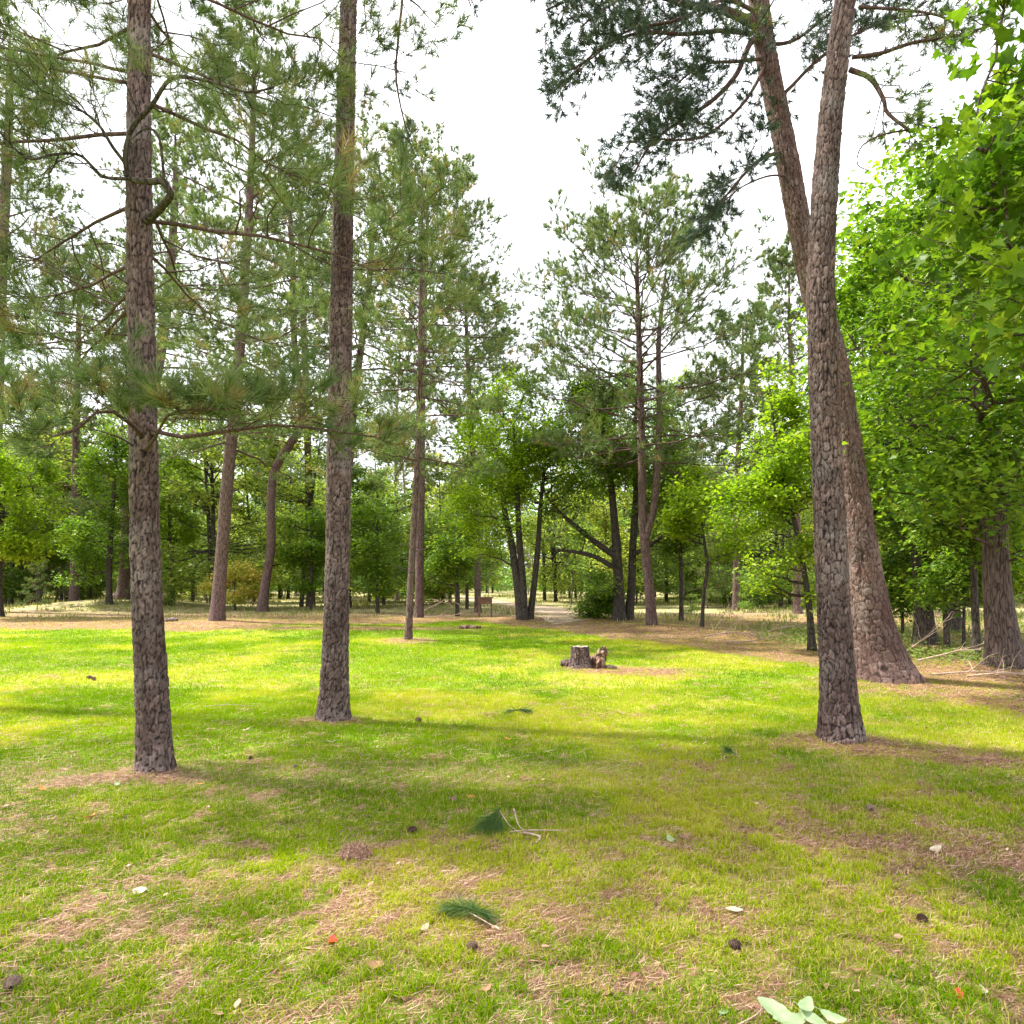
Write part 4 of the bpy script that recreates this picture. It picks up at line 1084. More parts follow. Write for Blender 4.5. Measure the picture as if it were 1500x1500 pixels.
def proto_pine(seed, H, z0, L, nb, r0=.17, nwid=.04, KN=12, K2=8, K3=3, lean=.3, prof='cone'):
    rg = np.random.default_rng(seed)
    a_ = rg.normal(0, lean, (4, 2))
    path = np.array([[0, 0, -.2, r0], [a_[0, 0] * .3, a_[0, 1] * .3, H * .3, r0 * .85], [a_[1, 0], a_[1, 1], H * .6, r0 * .6], [a_[2, 0] * 1.2, a_[2, 1] * 1.2, H, .03]])
    Q = catmull(path, 24); V, F = tube_geo(Q[:, :3], Q[:, 3] * (1 + .4 * np.exp(-(Q[:, 2] + .2) / .3)), 8)
    t_ = Acc().add(V, F, 0, .5, True)
    c_ = pine_crown(path, z0, H - .2, nb, prof_cone(L) if prof == 'cone' else prof_round(L), seed, K2=K2, K3=K3, KN=KN, nlen=.26, nwid=nwid, stubs=6, brown=.04)
    return [("trunk", t_, M['bark_far']), ("crown", c_, [M['bark_far'], M['needle_far']])]

def proto_hard(seed, H, R, zb, n3=700, per=14, size=.22, r0=.12, nst=1):
    rg = np.random.default_rng(seed)
    t_ = Acc(); nodes = []; nr = []
    for k in range(nst):
        o = rg.normal(0, .25, 2) * (nst > 1); l = rg.normal(0, .5, 2)
        path = np.array([[o[0], o[1], -.2, r0], [o[0] + l[0] * .3, o[1] + l[1] * .3, H * .35, r0 * .75], [o[0] + l[0], o[1] + l[1], H * .85, r0 * .2]])
        Q = catmull(path, 18); V, F = tube_geo(Q[:, :3], Q[:, 3], 7); t_.add(V, F, 0, .5, True)
        nodes.append(Q[5:, :3]); nr.append(Q[5:, 3])
    nodes = np.concatenate(nodes); nr = np.concatenate(nr)
    env = []
    for k in range(7):
        az = k * 2.4; f = rg.uniform(.2, .6) * R; zz = zb + (H - zb) * (k + .5) / 7
        env.append((f * math.cos(az), f * math.sin(az), zz, R * rg.uniform(.35, .75) * (1.1 - .5 * k / 7), R * rg.uniform(.35, .75) * (1.1 - .5 * k / 7), (H - zb) * rg.uniform(.06, .17)))
    c_ = Acc()
    P2, R2 = attach(nodes, nr, env_points(env, 60, rg, .3), rg, 6, .4, .6, .01); V, F = tube_geo(P2, R2, 4); c_.add(V, F, 0, .5)
    P3, R3 = attach(P2[:, 1:].reshape(-1, 3), R2[:, 1:].ravel(), env_points(env, n3, rg, .4, .8), rg, 4, .2, .5, .006); V, F = tube_geo(P3, R3, 3); c_.add(V, F, 0, .5)
    f = rg.random((n3, per)) * 2.999; i = f.astype(int); fr = (f - i)[..., None]; ar = np.arange(n3)[:, None]
    pos = P3[ar, i] * (1 - fr) + P3[ar, i + 1] * fr + rg.normal(0, .3, (n3, per, 3)) * [1, 1, .5]
    leaves(c_, pos.reshape(-1, 3), size, rg, KITE, 1, np.repeat(rg.beta(1.1, 1.1, n3) * .75, per) + rg.random(n3 * per) * .25)
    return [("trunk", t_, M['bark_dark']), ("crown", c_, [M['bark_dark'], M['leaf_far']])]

PROTO = {
 'pine': [proto_pine(501, 19, 6.5, 3.6, 38), proto_pine(502, 17, 4.5, 3.8, 40), proto_pine(503, 21, 8.5, 3.4, 36, prof='round')],
 'slim': [proto_pine(511, 12, 4.5, 1.7, 22, r0=.085, K2=6, K3=2), proto_pine(512, 10, 3.2, 1.5, 22, r0=.07, K2=6, K3=2, lean=.5)],
 'hard': [proto_hard(521, 12, 3.8, 1.4, 1000, 12, .20), proto_hard(522, 9.5, 3.6, .8, 900, 12, .19, nst=3), proto_hard(523, 14, 3.4, 2.0, 1000, 12, .20), proto_hard(524, 11, 4.2, 1.0, 1000, 12, .19, nst=2)],
 'small': [proto_hard(531, 4.2, 2.0, .4, 360, 12, .16, .04), proto_hard(532, 6.0, 2.1, .7, 420, 12, .16, .045, 2), proto_pine(533, 5.5, .8, 1.9, 24, r0=.05, K2=7, K3=3, nwid=.03, KN=14), proto_hard(534, 3.2, 1.6, .2, 300, 12, .15, .03, 3)],
}
KINDS_ = {'pine': ("pine_tree", "pine tree", "full crowned pine"), 'slim': ("slim_pine", "pine tree", "slim pole like pine"),
          'hard': ("hardwood_tree", "tree", "leafy hardwood"), 'small': ("young_tree", "tree", "low bushy young tree")}
REG = [(-9, -.70, "the left edge of the picture"), (-.70, -.60, "the pine on the straw mound"), (-.60, -.50, "the left foreground pine"), (-.50, -.40, "the large layered pine"),
       (-.40, -.32, "the crooked leaning pine"), (-.32, -.22, "the slender left centre pine"), (-.22, -.11, "the paired centre trunks"), (-.11, -.01, "the wooden stand"),
       (-.01, .10, "the sandy path"), (.10, .19, "the dark spreading tree"), (.19, .27, "the twin stemmed pine"), (.27, .37, "the thin crooked sapling"),
       (.37, .50, "the right foreground pine"), (.50, .64, "the reddish leaning pine"), (.64, 9, "the rough barked tree")]
protos = {}
rg = np.random.default_rng(77)
placed = []
ranked = {}
deep = {}
def far_place(kind, n, y0, y1, mind, sc=(.85, 1.2), u0=-.86, u1=.86, keep=None):
    done = tries = 0
    while done < n and tries < n * 60:
        tries += 1
        y = math.sqrt(rg.uniform(y0 * y0, y1 * y1)); u = rg.uniform(u0, u1); x = u * y
        if np.min(np.hypot(pp[:, 0] - x, pp[:, 1] - y)) < (1.6 if kind == 'slim' else 3.2): continue
        if keep is not None and not keep(u, y): continue
        if any((x - a) ** 2 + (y - b) ** 2 < mind ** 2 for a, b in placed): continue
        placed.append((x, y)); done += 1
        v = int(rg.integers(0, len(PROTO[kind])))
        reg = [r for r in REG if r[0] <= u < r[1]][0][2]
        dist = "far back" if y > 62 else "midway back"
        nm, cat, adj = KINDS_[kind]
        group = adj + "s " + dist + " behind " + reg
        label = adj + (" deep in the wood, behind " if y > 62 else " behind ") + reg
        loc = (x, y, G(x, y)); s = rg.uniform(*sc); s2 = s * rg.uniform(.9, 1.12)
        if (kind, v) not in protos:
            r = simple_tree(nm, PROTO[kind][v], loc, label, cat, group)
            r.rotation_euler = (0, 0, rg.uniform(0, 6.28)); r.scale = (s, s, s2)
            protos[(kind, v)] = r
        else:
            r = dup(protos[(kind, v)], loc, rg.uniform(0, 6.28), (s, s2), label, group)
        if y > 62: deep.setdefault((kind, reg), []).append((u, r))
        else: ranked.setdefault((kind, reg), []).append((y, r, u))
far_place('hard', 58, 38, 64, 2.9, (.85, 1.3), keep=lambda u, y: not (-.02 < u < .12 and y < 50))
far_place('pine', 22, 42, 80, 3.5, (.7, 1.1), keep=lambda u, y: not (0 < u < .14))
far_place('slim', 70, 40, 85, 0.9, (.7, 1.15))
far_place('small', 64, 38, 64, 1.3, (.7, 1.2), keep=lambda u, y: not (.0 < u < .11 and y < 52) and not (-.45 < u < -.34 and y < 46))
far_place('small', 10, 32, 38, 1.5, (.3, .5), keep=lambda u, y: not (-.50 < u < .14))
far_place('hard', 44, 62, 110, 4.0, (.9, 1.3))

ORD = ["nearest", "second nearest", "third nearest", "fourth nearest", "fifth nearest", "sixth nearest", "seventh nearest", "eighth nearest", "ninth nearest", "tenth nearest", "eleventh nearest", "twelfth nearest", "thirteenth nearest", "fourteenth nearest", "fifteenth nearest"]
for (kind, reg), lst in ranked.items():
    lst.sort(key=lambda q: q[0])
    if len(lst) > 1:
        for i, (y, r, u) in enumerate(lst[:15]):
            r['label'] = ORD[i] + " " + KINDS_[kind][2] + " behind " + reg

ORD2 = ["leftmost", "second from left", "third from left", "fourth from left", "fifth from left", "sixth from left", "seventh from left", "eighth from left", "ninth from left"]
for (kind, reg), lst in deep.items():
    lst.sort(key=lambda q: q[0])
    if len(lst) > 1:
        for i, (u, r) in enumerate(lst[:9]):
            r['label'] = ORD2[i] + " of " + KINDS_[kind][2].replace("pole like ", "").replace("low bushy ", "") + "s deep behind " + reg

# the farthest wood reads as one mass
fa = Acc()
rg = np.random.default_rng(90)
n = 110000
u = rg.uniform(-1.25, 1.25, n); yy = rg.uniform(112, 150, n); x = u * yy
top = 15 + 9 * fbm(x * .07, yy * 0 + 3, 7, 3) + 5 * (fbm(x * .3, yy * .1, 17, 2) - .5)
z = top * rg.random(n) ** .8
leaves(fa, np.stack([x, yy, z + .3], 1), .75, rg, KITE, 0, np.clip(fbm(x * .25, z * .35, 3, 3) * .8 + rg.normal(0, .12, n), 0, 1), flat=1.2)
u = rg.uniform(-1.1, 1.1, 420); yy = rg.uniform(95, 140, 420)
un = 60000; uu = rg.uniform(-1.2, 1.2, un); uy = rg.uniform(92, 118, un)
uz = (1.2 + 4.5 * fbm(uu * 9, uy * .1, 27, 3)) * rg.random(un)
leaves(fa, np.stack([uu * uy, uy, uz + .2], 1), .6, rg, KITE, 0, np.clip(fbm(uu * uy * .3, uz * .5, 13, 3) * .8 + rg.normal(0, .12, un), 0, 1), flat=1.2)
P = np.stack([np.stack([u * yy, yy, 0 * u - .2], 1), np.stack([u * yy + rg.normal(0, .2, 420), yy, 5 + 0 * u], 1), np.stack([u * yy + rg.normal(0, .5, 420), yy, 12 + 0 * u], 1)], 1)
V, F = tube_geo(P, np.array([[.16, .13, .08]]) * rg.uniform(.6, 1.4, 420)[:, None], 5)
fa.add(V, F, 1, .5, True)
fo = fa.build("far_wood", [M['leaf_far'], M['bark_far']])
tag(fo, "distant wood closing off the view behind all the trees", "woodland", kind='stuff')

# ------------------------------------------------------------------ stump, logs, stand
def gpx(px, py):
    d = 1600.0 / (py - 850); x = (px - 750) / 1000.0 * d
    return np.array([x, d, G(x, d)])

M['cut_wood'] = plain_mat("weathered cut wood", [(0.3, (0.17, 0.13, 0.10)), (0.7, (0.36, 0.30, 0.24))], scale=30, stretch=(1, 1, .2))
M['rotten'] = plain_mat("reddish rotten wood", [(0.36, (0.03, 0.018, 0.014)), (0.5, (0.12, 0.062, 0.04)), (0.64, (0.36, 0.27, 0.20))], scale=14, bump=.02, stretch=(1, 1, .35))
M['old_plank'] = plain_mat("brown weathered board", [(0.3, (0.10, 0.055, 0.035)), (0.7, (0.24, 0.14, 0.09))], scale=16, stretch=(.3, 1, 1))
M['twig'] = plain_mat("dead twig", [(0.3, (0.20, 0.13, 0.10)), (0.7, (0.50, 0.38, 0.28))], scale=40)
M['cone'] = plain_mat("pine cone scales", [(0.3, (0.07, 0.042, 0.032)), (0.7, (0.27, 0.18, 0.14))], scale=90)
M['needle_fresh'] = leaf_mat("fallen green needles", [(0, (0.040, 0.090, 0.016)), (1, (0.110, 0.190, 0.035))], trans=.2, tcol=(1, 1, 1))
M['leaf_red'] = plain_mat("red fallen leaf", [(0.3, (0.45, 0.03, 0.02)), (0.7, (0.62, 0.07, 0.04))], scale=25, rough=.5, trans=.2)
M['leaf_tan'] = plain_mat("pale dry leaf", [(0.3, (0.36, 0.27, 0.19)), (0.7, (0.62, 0.53, 0.42))], scale=25, rough=.6, trans=.2)
M['leaf_brown'] = plain_mat("brown fallen leaf", [(0.3, (0.26, 0.12, 0.07)), (0.7, (0.48, 0.27, 0.17))], scale=25, rough=.6, trans=.2)
M['leaf_orangey'] = plain_mat("orange fallen leaf", [(0.3, (0.55, 0.18, 0.05)), (0.7, (0.70, 0.30, 0.09))], scale=25, rough=.6, trans=.2)
M['leaf_pale'] = plain_mat("pale green leaf underside", [(0.3, (0.22, 0.32, 0.15)), (0.7, (0.44, 0.53, 0.32))], scale=14, rough=.55, trans=.3)

sb = gpx(850, 983)
stump = thing("tree_stump", sb, "grey cut tree stump standing alone on the open lawn", "stump")
sp = np.array([[sb[0] + .01, sb[1], sb[2] - .03, .165], [sb[0], sb[1], sb[2] + .12, .145], [sb[0] - .005, sb[1], sb[2] + .38, .138]])
trunk_bark("bark", sp, M['bark_near'], stump, sb, sb[2] + .37, cell=.035, aspect=3.2, amp=.016, flare=.35, seed=61, res=.008)
th = np.arange(48) / 48 * 2 * np.pi
ta = Acc()
Vt = [[sb[0], sb[1], sb[2] + .372]]; Ft = []
rings = 5
for j in range(1, rings + 1):
    rr = .134 * j / rings * (1 + .04 * np.sin(3 * th))
    for q in range(48): Vt.append([sb[0] + rr[q] * math.cos(th[q]), sb[1] + rr[q] * math.sin(th[q]), sb[2] + .372 + .006 * math.sin(q * .7 + j)])
quads = [[1 + (j - 1) * 48 + q, 1 + (j - 1) * 48 + (q + 1) % 48, 1 + j * 48 + (q + 1) % 48, 1 + j * 48 + q] for j in range(1, rings) for q in range(48)]
ta.add(Vt, quads, 0, .5, True)
ta.F.append((np.array([[0, 1 + q, 1 + (q + 1) % 48] for q in range(48)]), 0, True))
ta.build("cut_face", M['cut_wood'], stump, sb)

def chunk(pts, r, seed, jag=.05, k=20, n=22):
    """broken piece of log with uneven radius, closed jagged ends"""
    Q = catmull(np.array(pts, float), n)
    R = np.interp(np.linspace(0, 1, n), np.linspace(0, 1, len(r)), r)
    V, F = tube_geo(Q, R, k)
    V = V.reshape(n, k, 3); th = np.arange(k) / k * 2 * np.pi
    nz = fbm(np.cos(th)[None, :] * 2.2 + 0 * R[:, None], np.arange(n)[:, None] * .35 + np.sin(th)[None, :] * 2.2, seed, 4)
    V = Q[:, None] + (V - Q[:, None]) * (0.40 + 1.2 * nz)[..., None]
    t0 = U(Q[1] - Q[0]); t1 = U(Q[-1] - Q[-2])
    V[-1] += t1 * (jag * (vnoise(th * 3, th * 0 + 2, seed) - .3))[:, None]
    V[0] -= t0 * (jag * .5 * vnoise(th * 3, th * 0 + 5, seed))[:, None]
    a = Acc().add(V.reshape(-1, 3), F, 0, .5, True)
    a.V.append(np.array([Q[0] + t0 * .01, Q[-1] - t1 * jag * .4], np.float32)); a.A.append(np.full(2, .5, np.float32)); a.B.append(np.zeros(2, np.float32))
    c0 = a.n; a.n += 2; l = (n - 1) * k
    a.F.append((np.array([[c0, (q + 1) % k, q] for q in range(k)] + [[c0 + 1, l + q, l + (q + 1) % k] for q in range(k)]), 0, False))
    return a

def solo(acc, name, mat, loc, label, cat, group=None):
    o = acc.build(name, mat, None, loc)
    o.location = loc
    return tag(o, label, cat, group)

c = gpx(880, 984)
solo(chunk([c + [-.06, 0, -.03], c + [-.01, 0, .12], c + [.02, .02, .20], c + [.06, 0, .30]], [.10, .10, .085, .08, .09], 71, .12), "wood_chunk", M['rotten'], c, "reddish broken chunk of wood standing upright right of the stump", "log")
c = gpx(868, 981)
solo(chunk([c + [-.10, .08, .05], c + [.02, .06, .10], c + [.12, .05, .16]], [.075, .08, .06], 72, .05), "wood_chunk", M['rotten'], c, "pale topped log piece lying between the stump and the upright chunk", "log")
c = gpx(836, 982)
solo(chunk([c + [-.16, .06, .06], c + [-.04, .03, .06], c + [.07, 0, .05]], [.055, .08, .06], 73, .04), "wood_chunk", M['bark_pine'], c, "short dark log piece lying against the left side of the stump", "log")
c = gpx(892, 984)
solo(chunk([c + [-.05, 0, .02], c + [.05, .02, .03], c + [.13, .02, .01]], [.03, .035, .02], 74, .03), "wood_chunk", M['cut_wood'], c, "small splinter of wood on the tan patch right of the stump", "log")

c = gpx(711, 907)
sd2 = thing("wooden_stand", c, "small brown wooden stand with a slanted board at the edge of the wood", "stand")
v, f = box_geo(0, -.10, .66, .54, .025, .24)
Acc().add(v, f).build("board", M['old_plank'], sd2)
v, f = box_geo(0, -.02, .80, .66, .30, .035)
Acc().add(v, f).build("top", M['old_plank'], sd2)
for sx in (-1, 1):
    for yy, hh in ((-.125, .78), (.12, .78)):
        Qp = np.array([[sx * .25, yy, -.02], [sx * .25 - .004, yy, hh / 2], [sx * .25, yy, hh]])
        v, f = box_geo(sx * .25, yy, hh / 2, .055, .05, hh + .02)
        Acc().add(v, f).build("leg", M['old_plank'], sd2)

c = gpx(1492, 990)
solo(chunk([c + [-.32, .1, .10], c + [-.1, .05, .13], c + [.3, -.05, .12], c + [.9, -.1, .12]], [.10, .14, .15, .14], 76, .06, 24, 30), "fallen_log", M['bark_dark'], c, "dark hollow log lying on the straw at the right edge", "log")
c = gpx(688, 921)
solo(chunk([c + [-.35, 0, .05], c + [0, .02, .06], c + [.35, -.05, .05]], [.05, .07, .05], 77, .04), "fallen_log", M['rotten'], c, "reddish rotten piece of log at the lawn edge before the stand", "log")
c = gpx(250, 913)
solo(chunk([c + [-.2, 0, .05], c + [.05, .02, .08], c + [.25, -.05, .06]], [.06, .08, .06], 78, .04), "fallen_log", M['bark_far'], c, "grey brown log end right behind the left foreground pine", "log")

# ------------------------------------------------------------------ fallen branches
def branch_geo(pts, r0, r1, seed, nside=6, Ls=.5, k2=2):
    rg = np.random.default_rng(seed)
    a = Acc(); Q = catmull(np.array(pts, float), 12)
    V, F = tube_geo(Q, np.linspace(r0, r1, 12), 6); a.add(V, F, 0, .5, True)
    if nside:
        P2, L2, t2 = sprout(Q[None], nside, .2, .95, np.array([Ls]), (30, 65), .1, .05, .5, 5, rg)
        V, F = tube_geo(P2, np.linspace(r0 * .45, r1 * .5, 5)[None] * np.ones((len(P2), 1)), 4); a.add(V, F, 0, .5, True)
        if k2:
            P3, L3, t3 = sprout(P2, k2, .3, .95, L2 * .5, (30, 60), .1, 0, .5, 4, rg)
            V, F = tube_geo(P3, np.full((len(P3), 4), r1 * .4), 3); a.add(V, F)
    return a
BR = [
 ((640, 905), [(-.9, 0, .1), (0, 0, .55), (.5, .1, .75), (1.2, .1, .35)], .03, "arched bare branch leaning over the ground left of the wooden stand"),
 ((668, 904), [(-1.1, .2, .75), (-.2, 0, .5), (.6, .1, .25), (1.2, 0, .05)], .028, "long bare branch sloping down to the right beside the wooden stand"),
 ((650, 908), [(-.8, 0, .08), (.2, .1, .12), (1.0, 0, .3)], .022, "low grey branch on the straw left of the wooden stand"),
 ((738, 908), [(-.4, 0, .05), (.2, .1, .35), (.6, .1, .6)], .018, "thin branch poking up between the wooden stand and the three stemmed tree"),
 ((1075, 936), [(-.9, 0, .05), (0, .1, .16), (.9, 0, .10)], .022, "bare branch lying left in the brush right of the crooked sapling"),
 ((1105, 945), [(-.7, 0, .06), (0, 0, .10), (.8, .2, .28)], .020, "grey branch lying at the front of the brush right of the crooked sapling"),
 ((1062, 925), [(-.3, 0, .05), (0, .1, .5), (.25, .1, .95)], .015, "upright twiggy branch at the left end of the brush"),
 ((1090, 932), [(.4, 0, .04), (0, .1, .35), (-.45, 0, .75)], .014, "twiggy branch leaning left over the brush"),
 ((1135, 935), [(-.5, 0, .06), (.2, 0, .3), (.9, 0, .4)], .018, "reddish twiggy branch at the right end of the brush"),
 ((1160, 928), [(-.4, 0, .03), (0, 0, .4), (.2, 0, .7)], .012, "upright bare stem beside the airy lime green tree"),
 ((1400, 985), [(-.6, .1, .05), (0, 0, .22), (.7, .1, .38)], .02, "bare branch rising toward the rough barked tree"),
 ((1440, 1003), [(-.8, 0, .04), (0, .05, .08), (.8, -.1, .06)], .018, "grey branch lying on the straw before the rough barked tree"),
 ((1478, 1008), [(-.5, .2, .05), (0, 0, .12), (.6, -.1, .03)], .015, "short branch on the straw below the dark log"),
 ((1355, 968), [(-.5, 0, .06), (.1, .1, .45), (.55, .1, .85)], .014, "thin pale branch slanting up beside the foot of the reddish pine"),
 ((335, 1037), [(-.30, 0, .02), (0, .05, .03), (.35, 0, .02)], .006, "thin stick on the lawn between the two left foreground pines"),
]
for i, ((px, py), pts, r0, lab) in enumerate(BR):
    c = gpx(px, py)
    a = branch_geo([c + np.array(q) for q in pts], r0, r0 * .35, 800 + i, 7 if r0 > .01 else 3, .75 if r0 > .01 else .15)
    solo(a, "fallen_branch", M['twig'], c, lab, "branch", "bare fallen branches" if r0 > .01 else None)

# ------------------------------------------------------------------ cones, leaves, sprigs on the lawn
def cone_geo(L, R, seed):
    rg = np.random.default_rng(seed)
    a = Acc(); V, F = tube_geo(np.array([[-L / 2, 0, R], [-L * .3, 0, R], [0, 0, R], [L * .3, 0, R], [L / 2, 0, R]]), np.array([.2, .62, .66, .5, .1]) * R, 10)
    a.add(V, F, 0, .5, True)
    n = 90; t = np.arange(n) / n; ph = np.arange(n) * 2.399
    x = -L / 2 + L * t; rr = R * np.sin(np.pi * np.clip(.12 + .86 * t, 0, 1)) ** .6 * .62
    rad = np.stack([0 * ph, np.cos(ph), np.sin(ph)], 1); ax = np.array([1.0, 0, 0])
    tg = np.cross(ax, rad)
    o = np.stack([x, rr * rad[:, 1], R + rr * rad[:, 2]], 1)
    d = U(rad * .9 + ax * .45); ln = (R * .55 * (.5 + np.sin(np.pi * t)))[:, None]; w = R * .27
    V = np.stack([o - tg * w * .5, o + tg * w * .5, o + d * ln * .8 + tg * w, o + d * ln, o + d * ln * .8 - tg * w], 1)
    a.add(V.reshape(-1, 3), np.arange(n * 5).reshape(-1, 5), 0, .5)
    # thickness of the scales
    V2 = V + (ax * .0012)[None, None]
    a.add(V2.reshape(-1, 3), np.arange(n * 5).reshape(-1, 5)[:, ::-1], 0, .5)
    return a
CONES = [((612, 1057), .09, "dark pine cone on the lawn right of the slender pine's foot"), ((665, 1177), .075, "small dark pine cone above the fallen green sprig"),
         ((605, 1222), .08, "open pine cone in the straw right of the straw clump"), ((1075, 1392), .07, "dark open pine cone on the lawn low right of centre"),
         ((1275, 1188), .075, "pine cone on the lawn below the right foreground pine"), ((365, 1113), .07, "pine cone standing between the two left foreground pines"),
         ((433, 1127), .06, "slim dark pine cone left of and below the slender pine"), ((130, 997), .10, "left pine cone of a pair on the sunny lawn at the left"),
         ((138, 999), .09, "right pine cone of a pair on the sunny lawn at the left"), ((1350, 1352), .065, "round brown pine cone at the right of the foreground"),
         ((690, 1392), .06, "brown pine cone just under the lower green sprig"), ((18, 1450), .08, "dark pine cone in the lower left corner")]
for i, ((px, py), L, lab) in enumerate(CONES):
    c = gpx(px, py)
    o = cone_geo(L, L * .36, 900 + i).build("pine_cone", M['cone'])
    o.scale = (.8, .8, .8); o.location = c + [0, 0, .004]; o.rotation_euler = (0, .15 if i not in (5, 6) else -1.1, i * 1.9)
    tag(o, lab, "pine cone", "pine cones on the lawn")

def leaf_geo(L, Wd, curl, seed, lobes=0.0, cup=.3):
    rg = np.random.default_rng(seed)
    n, m = 17, 7
    t = np.linspace(0, 1, n)
    w = Wd / 2 * np.sin(np.pi * np.clip(t * .96 + .02, 0, 1)) ** .75 * (1 + lobes * np.sin(t * 22))
    s = np.linspace(-1, 1, m)
    Y_ = s[None, :] * w[:, None]; X_ = (t[:, None] - .5) * L + 0 * Y_
    Z_ = curl * L * (2 * t[:, None] - 1) ** 2 + cup * np.abs(s)[None, :] ** 1.5 * w[:, None] + L * .05 * (fbm(X_ * 40, Y_ * 40, seed, 2) - .5)
    V = np.stack([X_, Y_, Z_], -1)
    idx = np.arange(n * m).reshape(n, m)
    F = np.stack([idx[:-1, :-1], idx[:-1, 1:], idx[1:, 1:], idx[1:, :-1]], -1).reshape(-1, 4)
    a = Acc().add(V.reshape(-1, 3), F, 0, .5, True)
    st_ = np.array([[-L * .5 - L * .3, .004, curl * L], [-L * .6, 0, curl * L], [-L * .45, 0, curl * L]])
    V, F = tube_geo(st_, np.array([.0012, .0012, .001]), 5); a.add(V, F)
    return a
LV = [((205, 1308), .10, 'leaf_tan', "large pale leaf on the grass at the lower left"), ((1075, 1340), .085, 'leaf_tan', "pale curled leaf low right of centre"),
      ((622, 1364), .065, 'leaf_tan', "small whitish leaf left of the lower green sprig"), ((982, 1233), .085, 'leaf_pale', "pale green leaf right of the crooked stick"),
      ((550, 1422), .08, 'leaf_brown', "pinkish brown leaf right of and below the red leaf"), ((1370, 1247), .09, 'leaf_tan', "long tan leaf at the right of the lawn"),
      ((890, 1460), .07, 'leaf_brown', "curled brown leaf near the bottom edge right of centre"), ((1405, 1466), .06, 'leaf_red', "small red leaf near the lower right corner"),
      ((487, 1385), .075, 'leaf_red', "bright red leaf on the grass at the lower left of centre"), ((133, 1200), .08, 'leaf_orangey', "dull red orange leaf below the left foreground pine"),
      ((62, 1160), .08, 'leaf_orangey', "orange leaf left of the left foreground pine's foot"), ((745, 1084), .09, 'leaf_orangey', "orange red leaf on the lawn in the centre"),
      ((295, 1151), .07, 'leaf_orangey', "small orange leaf right of the left foreground pine's foot"), ((172, 1156), .07, 'leaf_pale', "tiny pale leaf before the left foreground pine"),
      ((1052, 1268), .07, 'leaf_brown', "brown leaf on the lawn below the pale green leaf"), ((850, 1082), .08, 'leaf_orangey', "faint orange leaf right of the centre orange leaf"),
      ((485, 1088), .10, 'leaf_tan', "cream leaf just below the slender pine's foot"), ((360, 1070), .10, 'leaf_tan', "cream leaf left of the slender pine's foot"),
      ((1253, 1428), .05, 'leaf_brown', "narrow brown leaf lying near the big pale leaves"), ((710, 1455), .06, 'leaf_brown', "brown leaf near the bottom edge at the centre"),
      ((1440, 1460), .055, 'leaf_tan', "tan leaf in the lower right corner"), ((955, 1277), .06, 'leaf_brown', "brown leaf on bare straw right of the crooked stick"),
      ((1285, 1340), .06, 'leaf_brown', "reddish brown leaf left of the round brown cone"), ((1060, 1490), .06, 'leaf_pale', "pale narrow leaf left of the big pale leaves"),
      ((690, 1170), .07, 'leaf_orangey', "dull orange leaf right of the small dark cone")]
for i, ((px, py), L, m_, lab) in enumerate(LV):
    c = gpx(px, py); rg = np.random.default_rng(950 + i)
    o = leaf_geo(L, L * rg.uniform(.45, .65), rg.uniform(.05, .2), 950 + i, .06, rg.uniform(-.3, .4)).build("fallen_leaf", M[m_])
    o.location = c + [0, 0, .020]; o.rotation_euler = (rg.normal(0, .2), rg.normal(0, .15), rg.uniform(0, 6.28))
    tag(o, lab, "leaf", "single leaves fallen on the lawn")

c = gpx(1165, 1512)
lp = thing("leafy_twig", c + [0, 0, -.01], "fallen twig with large pale green leaves at the bottom edge", "twig")
for i, (dx, dy, rz, L) in enumerate(((-.05, .06, 2.5, .15), (-.03, -.02, 3.4, .16), (.05, -.03, -1.2, .14), (.05, .03, .9, .12), (.11, -.05, -.5, .10))):
    o = leaf_geo(L * .85, L * .42, .12, 990 + i, .05, .35 - .12 * i).build("leaf", M['leaf_pale'], lp)
    o.location = (dx, dy, .045 + .012 * i); o.rotation_euler = (.15 * (i - 2), -.2 + .08 * i, rz)
Q = catmull([(-.24, -.02, .03), (-.14, .03, .04), (-.05, .08, .05), (.05, .0, .04)], 12)
V, F = tube_geo(Q, np.linspace(.0035, .002, 12), 6); Acc().add(V, F, 0, .5, True).build("stem", M['twig'], lp)

def sprig(px, py, label, twigs, seed, tuftpos, nl=.16, kn=160, wd=.0022, dirv=(0, 0, -1), extra=None):
    c = gpx(px, py)
    root = thing("pine_sprig", c, label, "pine sprig")
    rg = np.random.default_rng(seed)
    a = Acc()
    for p0, p1 in tuftpos:
        P = catmull([p0, (np.array(p0) + np.array(p1)) / 2 + [0, 0, .01], p1], 5)[None]
        needles(a, P, kn, nl, wd, rg, t0=.1, mat=0, spread=(8, 60), brown=0, gdir=-.25)
    # keep the needles above the soil
    a.V = [np.concatenate([v[:, :2], np.maximum(v[:, 2:], .004)], 1) for v in a.V]
    a.build("needles", M['needle_fresh'], root)
    b = Acc()
    for pts, r in twigs:
        Q = catmull(pts, 12); V, F = tube_geo(Q, np.linspace(r, r * .5, 12), 6); b.add(V, F, 0, .5, True)
    b.build("twig", M['twig'], root)
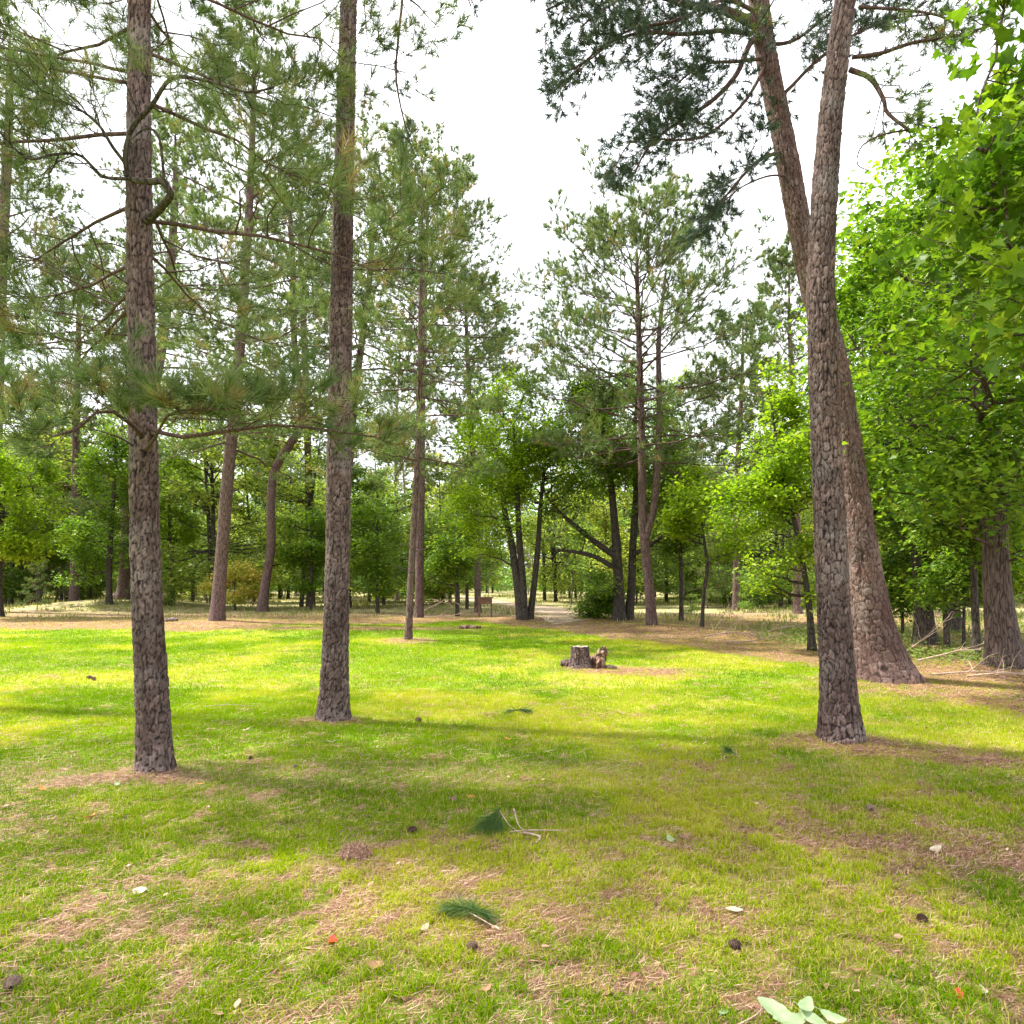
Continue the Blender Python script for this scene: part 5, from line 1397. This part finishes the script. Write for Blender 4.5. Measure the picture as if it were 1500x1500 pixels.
sprig(720, 1222, "fallen green pine sprig propped on a crooked bare stick", [
    ([(.045, .10, .12), (.08, .03, .09), (.12, 0, .05), (.16, -.02, .03)], .006),
    ([(.16, -.02, .02), (.22, -.06, .03), (.30, -.12, .03), (.27, -.22, .03)], .010),
    ([(.14, .12, .12), (.17, .03, .05), (.21, -.03, .03)], .006),
    ([(.08, -.03, .02), (.22, -.04, .04), (.46, -.04, .04)], .006)], 31,
    [((.07, .09, .14), (.0, .03, .10)), ((.07, .07, .12), (.01, .0, .08)), ((.06, .06, .11), (.05, -.01, .06)), ((.03, .05, .10), (-.05, 0, .07))], .17, 200)
sprig(683, 1352, "flat green pine sprig lying on the straw low in the centre", [([(.0, .02, .05), (.08, -.05, .04), (.16, -.12, .03)], .004)], 32,
    [((.08, -.02, .05), (-.05, .04, .06)), ((.04, .0, .05), (-.10, .06, .05)), ((.06, -.03, .05), (.02, .06, .06)), ((.0, .02, .05), (.10, -.02, .05))], .13, 190)
sprig(760, 1047, "dark little pine sprig on the lawn above the centre orange leaf", [([(.0, 0, .05), (.10, 0, .03)], .004)], 33,
    [((-.06, 0, .05), (.06, 0, .07)), ((.0, 0, .05), (.13, .02, .05)), ((.0, 0, .05), (-.12, .02, .05))], .13, 90, .004)
sprig(1073, 1114, "dark little pine sprig left of the right foreground pine", [([(.0, 0, .05), (.05, -.05, .03)], .004)], 34,
    [((.03, -.03, .04), (-.03, .03, .08)), ((.0, 0, .05), (-.04, .0, .09))], .10, 90, .0035)

c = gpx(520, 1255)
rg = np.random.default_rng(41)
a = Acc(); n = 1500
v = U(rg.normal(0, 1, (n, 3))); v[:, 2] = np.abs(v[:, 2]); o = v * [.095, .08, .085] * rg.uniform(.5, 1, (n, 1))
d = U(np.cross(v, rg.normal(0, 1, (n, 3)))) * .05; w = U(np.cross(d, v)) * .0014
V = np.stack([o - d - w, o + d, o - d + w], 1); V[..., 2] = np.maximum(V[..., 2], .003)
a.add(V.reshape(-1, 3), np.arange(n * 3).reshape(-1, 3), 0, np.repeat(rg.random(n), 3))
solo_ = a.build("straw_clump", M['straw']); solo_.location = c
tag(solo_, "round clump of matted pine straw on the lawn left of centre", "straw clump")

# small leaf litter everywhere
rg = np.random.default_rng(66)
n = 16000
y = np.sqrt(rg.uniform(2.3 ** 2, 20 ** 2, n)); x = rg.uniform(-.84, .84, n) * y
lm, o_ = litter_mask(x, y)
k = rg.random(n) < .05 + .14 * near_(y) + .75 * lm
x, y = x[k], y[k]; n = len(x)
la = Acc()
leaves(la, np.stack([x, y, gz(x, y) + rg.uniform(.006, .03, n)], 1), .034, rg, OVAL, 0, rg.beta(1.6, 1.6, n), flat=.45, droop=0)
lo = la.build("leaf_litter", M['straw'])
tag(lo, "small brown dry leaves and bark flakes strewn in the grass", "leaf litter", kind='stuff')
